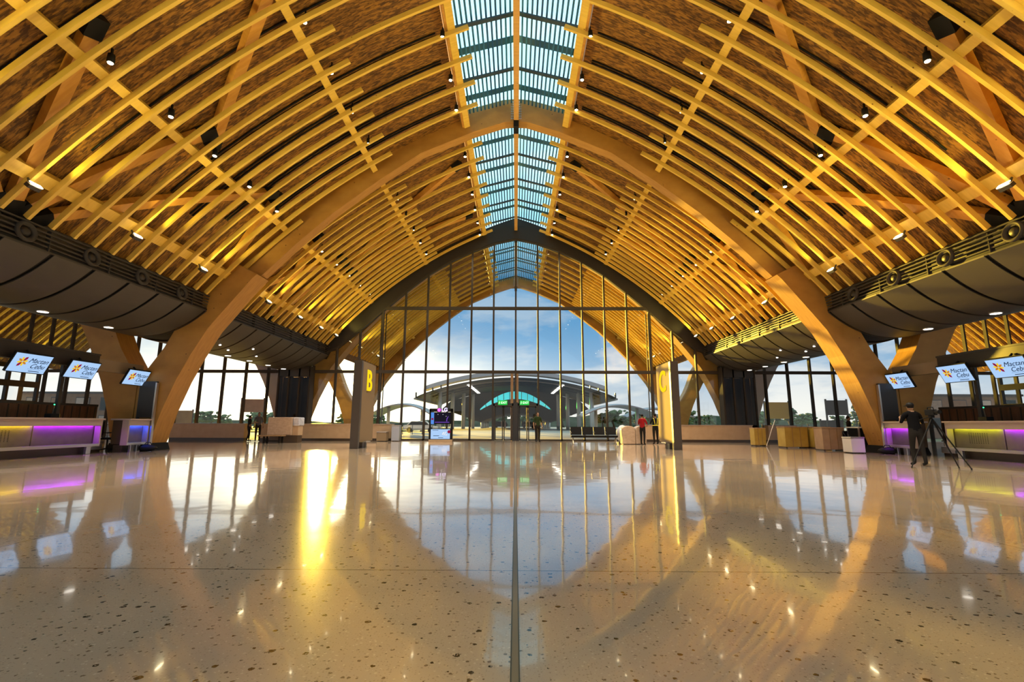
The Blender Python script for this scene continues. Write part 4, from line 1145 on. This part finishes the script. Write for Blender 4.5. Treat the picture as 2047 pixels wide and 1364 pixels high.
for s in (-1, 1):
    for k in range(4):
        x = s * (8.6 + .95 * k); MB().box((x - .06, -.3, can_z(x) + .05), (x + .06, .0, can_z(x) + .6)).build('fascia_strut', M['dark'], r)
    for k in range(9):
        x = s * (5.6 - .0 * k); y = 2 + 1.9 * k
        MB().box((x - .22, y, can_z(x) - .1), (x + .22, y + .5, can_z(x) - .04)).build('light_fitting', M['downlens'], r)
    for k in range(8):
        x = s * ((9.2 - .9 * k) if k < 4 else 5.4)
        y = 3 + 5.2 * k
        c = MB().lathe([(.26, .39), (.26, (can_z(x) + .05) if k < 4 else 1.6)], 14); o = c.build('column', M['col'], r, True); o.location = (x, y, 0)
    MB().box((s * 11.6 - .15, 0, 3.85), (s * 11.6 + .15, 20, 4.05)).build('edge_gutter', M['canopyrim'], r)
for x, nm in ((-.27, 'left'), (.12, 'right')):
    o = MB().box((x - .1, 0, 0), (x + .1, .3, 4.9)).build('porch_post', M['brace'])
    o.location = (0, YF + 3.0, 0)
    tag(o, f'{nm} timber post standing just outside the doors', 'post', 'porch posts')

def dome(x, y, w, zt, label):
    r = empty('dome_canopy', (x, y, 0)); tag(r, label, 'canopy', 'small dome canopies')
    n = 22; m_ = 8; bm = MB()
    def P(i, j, dz):
        u = -1 + 2 * i / n; v = -1 + 2 * j / m_
        return (w * u, 3.2 * v, zt - 1.5 * (u * u) ** 1.0 - .25 * v * v + dz)
    for i in range(n):
        for j in range(m_):
            bm.quadbox([P(i, j, 0), P(i + 1, j, 0), P(i + 1, j + 1, 0), P(i, j + 1, 0), P(i, j, .15), P(i + 1, j, .15), P(i + 1, j + 1, .15), P(i, j + 1, .15)])
    bm.build('shell', M['dome'], r)
    for u in (-.55, .55): MB().lathe([(.25, 0), (.22, zt - .45)], 12).build('column', M['col'], r, True).location = (w * u, 0, 0)
dome(-15.8, 70, 4.4, 3.85, 'low dome canopy outside to the left of the big canopy')
dome(14.0, 68, 5.2, 3.75, 'low dome canopy outside to the right of the big canopy')
dome(24.0, 84, 5.6, 3.9, 'farther low dome canopy outside on the right')

# trees
def tree_meshes(kind):
    tr = MB().tube([(0, 0, 0), (.1, 0, .45), (0, .05, .7)], [.05, .035, .02], 7).mesh('trunk', M['bark'], True)
    cr = MB()
    for k in range(70):
        a = random.uniform(0, 2 * PI); rad = random.uniform(0, .38); z = random.uniform(.42, .95)
        if kind == 1: rad *= (1.05 - z) * 1.5
        cr.ico((rad * math.cos(a), rad * math.sin(a), z), random.uniform(.05, .12) * (1 if kind == 0 else .75), 1, (1, 1, .8), .3)
    return tr, cr.mesh('crown', M['leaf'] if kind == 0 else M['leafdark'], False)
TM = [tree_meshes(0), tree_meshes(1), tree_meshes(0)]
def tree(x, y, h, k, label, sp=1.0):
    r = empty('tree', (x, y, -.02)); tag(r, label, 'tree', 'trees outside')
    for n, me in zip(('trunk', 'crown'), TM[k]):
        o = link(n, me, r); o.scale = (h * sp, h * sp, h)
    r.rotation_euler = (0, 0, random.uniform(0, 6))
cnt = 0
for (x0, x1, n, y, hh, nm) in ((-66, -44, 8, 96, 5.2, 'beyond the far left windows'), (-38, -26, 5, 104, 4.6, 'left of the left dome canopy'), (-18, 18, 9, 176, 9.5, 'at the far end under the big canopy'),
                               (16, 42, 12, 100, 5.5, 'beyond the right dome canopies'), (44, 84, 16, 98, 5.6, 'beyond the far right windows')):
    for k in range(n):
        x = x0 + (x1 - x0) * (k + random.uniform(.2, .8)) / n
        kind = 1 if (nm.endswith('right windows') and k % 4 == 1) else (k % 2) * 2
        tree(x, y + random.uniform(-5, 5), hh * .62 * random.uniform(.8, 1.2) * (1.35 if kind == 1 else 1), kind,
             f'{"tall pointed" if kind == 1 else "green"} tree {nm}, {ORD[k]} from the left', random.uniform(1.1, 1.5))
struct(MB().box((-120, 60, -.02), (-17, 130, .12)).build('outside_lawn', M['grass']), 'dry yellow grass outside on the left')
hx = [-240 + 4 * k for k in range(121)]
hz = [2.6 + 1.1 * math.sin(x * .03) + 1.2 * math.sin(x * .013 + 1) + random.uniform(-.5, .5) for x in hx]
o = MB().strip([(x, -.1) for x in hx], list(zip(hx, hz)), 200, 206).build('distant_treeline', M['hill']); struct(o, 'distant dark treeline')

# far outdoor signs, boards and ladder seen through the side windows
def site_board(x, y, z0, z1, w, m, label, m2='dark', rz_=0):
    r = empty('site_board', (x, y, 0), rz_); tag(r, label, 'board', 'boards outside the windows')
    MB().box((-w / 2, -.05, z0), (w / 2, .05, z1)).build('board', M[m], r, False, .01)
    for s in (-1, 1): MB().box((s * w / 2 - .06, -.03, 0), (s * w / 2 + .06, .06, z1 + .1)).build('post', M[m2], r)
site_board(21.6, 40.5, 1.6, 2.95, 2.0, 'yellowsign', 'big yellow board on posts outside the right windows')
site_board(26.2, 40.0, 1.9, 3.1, 1.7, 'greycloth', 'grey board outside the right windows behind the mullions')
site_board(26.3, 41.0, .2, 1.5, 1.8, 'greycloth', 'lower grey panel below the grey board')
site_board(-22.2, 41.0, 2.0, 3.1, 1.9, 'ply', 'brown slatted board outside the left windows')
site_board(-30.0, 44.0, .1, 2.2, 1.6, 'yellowboard', 'yellowish site fence panel at the left arch leg')
def cabin(x, y, w, h, m, label):
    r = empty('site_cabin', (x, y, 0)); tag(r, label, 'cabin', 'site cabins beyond the glass')
    MB().box((-w / 2, 0, 0), (w / 2, 3, h)).build('wall', M[m], r)
    MB().box((-w / 2 - .15, -.2, h), (w / 2 + .15, 3.2, h + .18)).build('roof', M['dark'], r)
    n = int(w / 1.9)
    for k in range(n):
        xx = -w / 2 + w * (k + .5) / n
        for z0, z1 in ((.9, 1.75), (2.15, h - .3)):
            f = MB().box((xx - .62, -.06, z0), (xx + .62, .0, z1)).build('window', M['dark'], r)
            MB().box((xx - .55, -.08, z0 + .07), (xx + .55, -.06, z1 - .07)).build('pane', M[('cyan', 'wrap', 'carton', 'white')[(k + (z0 > 2)) % 4]], f)
cabin(-38.0, 42.5, 11.0, 3.6, 'carton', 'tan site cabin with windows seen behind the left counters')
cabin(39.5, 42.5, 8.5, 3.6, 'carton', 'tan site cabin with windows seen behind the right counters')
r = empty('ladder', (24.2, 34.5, 0)); tag(r, 'thin upright ladder outside beside the right arch leg', 'ladder')
for s in (-.25, .25): MB().tube([(s, 0, 0), (s, .4, 3.3)], .025).build('stile', M['dark'], r)
for k in range(9): MB().tube([(-.25, .04 + .04 * k, .35 + .35 * k), (.25, .04 + .04 * k, .35 + .35 * k)], .018).build('rung', M['dark'], r)
r = empty('parked_car', (-12.0, 62, 0), .1); tag(r, 'white car parked outside left of the display totem', 'car')
side = [(-2.1, .35), (2.1, .35), (2.15, .75), (1.3, .88), (.75, 1.4), (-1.1, 1.42), (-1.7, .95), (-2.12, .85)]
MB().prism(side, -.8, .8).build('body', M['white'], r, False, .05)
MB().prism([(-1.5, .95), (1.1, .95), (.68, 1.33), (-1.05, 1.35)], -.83, .83).build('windows', M['black'], r)
for x in (-1.3, 1.3):
    for y in (-.78, .78): MB().lathe([(.33, -.1), (.33, .1)], 18, Matrix.Translation((x, y, .33)) @ Matrix.Rotation(PI / 2, 4, 'X')).build('wheel', M['black'], r)
for k, (x, m) in enumerate(((-3.0, 'navy'), (2.6, 'greycloth'))):
    r = empty('parked_van', (x * 1.4, 140, 0)); tag(r, ('blue van' if k == 0 else 'grey van') + ' parked at the far end under the canopy', 'van', 'vans under the canopy')
    MB().prism([(-1.9, .35), (1.9, .35), (1.95, 1.0), (1.4, 1.75), (-1.9, 1.8)], -.85, .85).build('body', M[m], r, False, .05)
    MB().prism([(-1.6, 1.15), (1.5, 1.15), (1.25, 1.6), (-1.6, 1.62)], -.88, .88).build('windows', M['black'], r)
    for xx in (-1.2, 1.2):
        MB().lathe([(.33, -.9), (.33, .9)], 18, Matrix.Translation((xx, 0, .33)) @ Matrix.Rotation(PI / 2, 4, 'X')).build('wheels', M['black'], r)
r = empty('fence', (-9.5, 50, 0)); tag(r, 'low metal fence outside left of the doors', 'fence')
for k in range(9): MB().tube([(-5 + k * 1.0, 0, 0), (-5 + k * 1.0, 0, 1.0)], .03).build('post', M['dark'], r)
for z in (.3, .6, .98): MB().tube([(-5, 0, z), (3, 0, z)], .022).build('rail', M['dark'], r)

# ------------------------------------------------------------------ sky, sun
w = bpy.data.worlds.new('World'); C.world = w; w.use_nodes = True
nt = w.node_tree; N = nt.nodes; L = nt.links
bg = N['Background']; geo = N.new('ShaderNodeTexCoord')
sep = N.new('ShaderNodeSeparateXYZ'); L.new(geo.outputs['Generated'], sep.inputs[0])
def math_(op, a, b=None, clamp=False):
    n = N.new('ShaderNodeMath'); n.operation = op; n.use_clamp = clamp
    for i, v in enumerate((a, b)):
        if v is None: continue
        if isinstance(v, (int, float)): n.inputs[i].default_value = v
        else: L.new(v, n.inputs[i])
    return n.outputs[0]
def ramp(fac, els):
    r_ = N.new('ShaderNodeValToRGB'); e = r_.color_ramp.elements
    while len(e) < len(els): e.new(.5)
    for k, (p, c) in enumerate(els): e[k].position = p; e[k].color = (*c, 1)
    L.new(fac, r_.inputs[0]); return r_.outputs[0]
def mixc(fac, a, b, mode='MIX'):
    n = N.new('ShaderNodeMix'); n.data_type = 'RGBA'; n.blend_type = mode
    if isinstance(fac, (int, float)): n.inputs[0].default_value = fac
    else: L.new(fac, n.inputs[0])
    for i, v in ((6, a), (7, b)):
        if isinstance(v, tuple): n.inputs[i].default_value = (*v, 1)
        else: L.new(v, n.inputs[i])
    return n.outputs[2]
z = math_('MAXIMUM', sep.outputs[2], 0.0)
blue = ramp(z, [(0.0, (.85, .82, .78)), (.06, (.62, .70, .78)), (.13, (.24, .48, .74)), (.22, (.11, .37, .68)), (.29, (.09, .35, .66)), (.40, (.75, 1.25, 1.4)), (.6, (1.1, 1.5, 1.55)), (1, (1.0, 1.4, 1.5))])
mp = N.new('ShaderNodeMapping'); mp.inputs['Scale'].default_value = (3.2, 3.2, 9.5); mp.inputs['Location'].default_value = (1.3, .2, .6)
L.new(geo.outputs['Generated'], mp.inputs[0])
nz = N.new('ShaderNodeTexNoise'); nz.inputs['Scale'].default_value = 1.6; nz.inputs['Detail'].default_value = 8; nz.inputs['Roughness'].default_value = .55
L.new(mp.outputs[0], nz.inputs['Vector'])
cl = ramp(nz.outputs['Fac'], [(.46, (0, 0, 0)), (.60, (1, 1, 1))])
cloudcol = ramp(z, [(0, (1.25, 1.15, 1.0)), (.09, (1.0, .97, .93)), (.18, (.52, .62, .72)), (.3, (.4, .6, .8)), (.42, (1.2, 1.5, 1.6)), (.6, (1.3, 1.6, 1.6))])
sky = mixc(math_('MULTIPLY', cl, .8), blue, cloudcol)
# warm glow round the low sun (azimuth -22 deg, elevation 5 deg)
AZ, EL = math.radians(-21.8), math.radians(5.0)
sd = V((math.sin(AZ) * math.cos(EL), math.cos(AZ) * math.cos(EL), math.sin(EL)))
dp = N.new('ShaderNodeVectorMath'); dp.operation = 'DOT_PRODUCT'; dp.inputs[1].default_value = sd
nrmv = N.new('ShaderNodeVectorMath'); nrmv.operation = 'NORMALIZE'; L.new(geo.outputs['Generated'], nrmv.inputs[0]); L.new(nrmv.outputs[0], dp.inputs[0])
d0 = math_('MAXIMUM', dp.outputs['Value'], 0.0)
lowmask = ramp(z, [(0, (1, 1, 1)), (.10, (.66, .66, .66)), (.17, (.12, .12, .12)), (.28, (0, 0, 0))])
wide = math_('MULTIPLY', math_('POWER', d0, 20), lowmask)
sky = mixc(math_('MINIMUM', math_('MULTIPLY', wide, 1.5), 1.0), sky, (2.3, 2.0, 1.5))
tight = math_('POWER', d0, 320)
glow = N.new('ShaderNodeVectorMath'); glow.operation = 'SCALE'; glow.inputs[0].default_value = (1.0, .78, .40); L.new(math_('MULTIPLY', tight, 16.0), glow.inputs['Scale'])
sky = mixc(1.0, sky, glow.outputs[0], 'ADD')
L.new(sky, bg.inputs[0]); bg.inputs[1].default_value = 1.0
sl = bpy.data.lights.new('sun', 'SUN'); sl.energy = 20; sl.angle = math.radians(1.2); sl.color = (1.0, .60, .06)
so = bpy.data.objects.new('sun', sl); COL.objects.link(so); aim(so, -sd)

# ------------------------------------------------------------------ camera
F = 966.6
cam = bpy.data.cameras.new('camera'); cam.sensor_width = 36; cam.sensor_fit = 'HORIZONTAL'; cam.lens = F / 2047 * 36
cam.clip_end = 1000; cam.clip_start = .05
co = bpy.data.objects.new('camera', cam); COL.objects.link(co)
pit, yaw, roll = math.atan(166 / F), math.atan(7.5 / F), math.radians(.2)
R_ = Matrix.Rotation(yaw, 4, 'Z') @ Matrix.Rotation(PI / 2 + pit, 4, 'X') @ Matrix.Rotation(roll, 4, 'Z')
co.matrix_world = Matrix.Translation((0, 0, HC)) @ R_
C.camera = co
vs = C.view_settings
C.display_settings.display_device = 'sRGB'
vs.view_transform = 'Standard'; vs.look = 'None'; vs.exposure = 0.0; vs.gamma = 1.0; vs.use_curve_mapping = False
C.cycles.use_denoising = True
C.cycles.max_bounces = 8; C.cycles.diffuse_bounces = 3; C.cycles.glossy_bounces = 4; C.cycles.transparent_max_bounces = 24
C.cycles.sample_clamp_indirect = 8
C.cycles.caustics_reflective = False; C.cycles.caustics_refractive = False
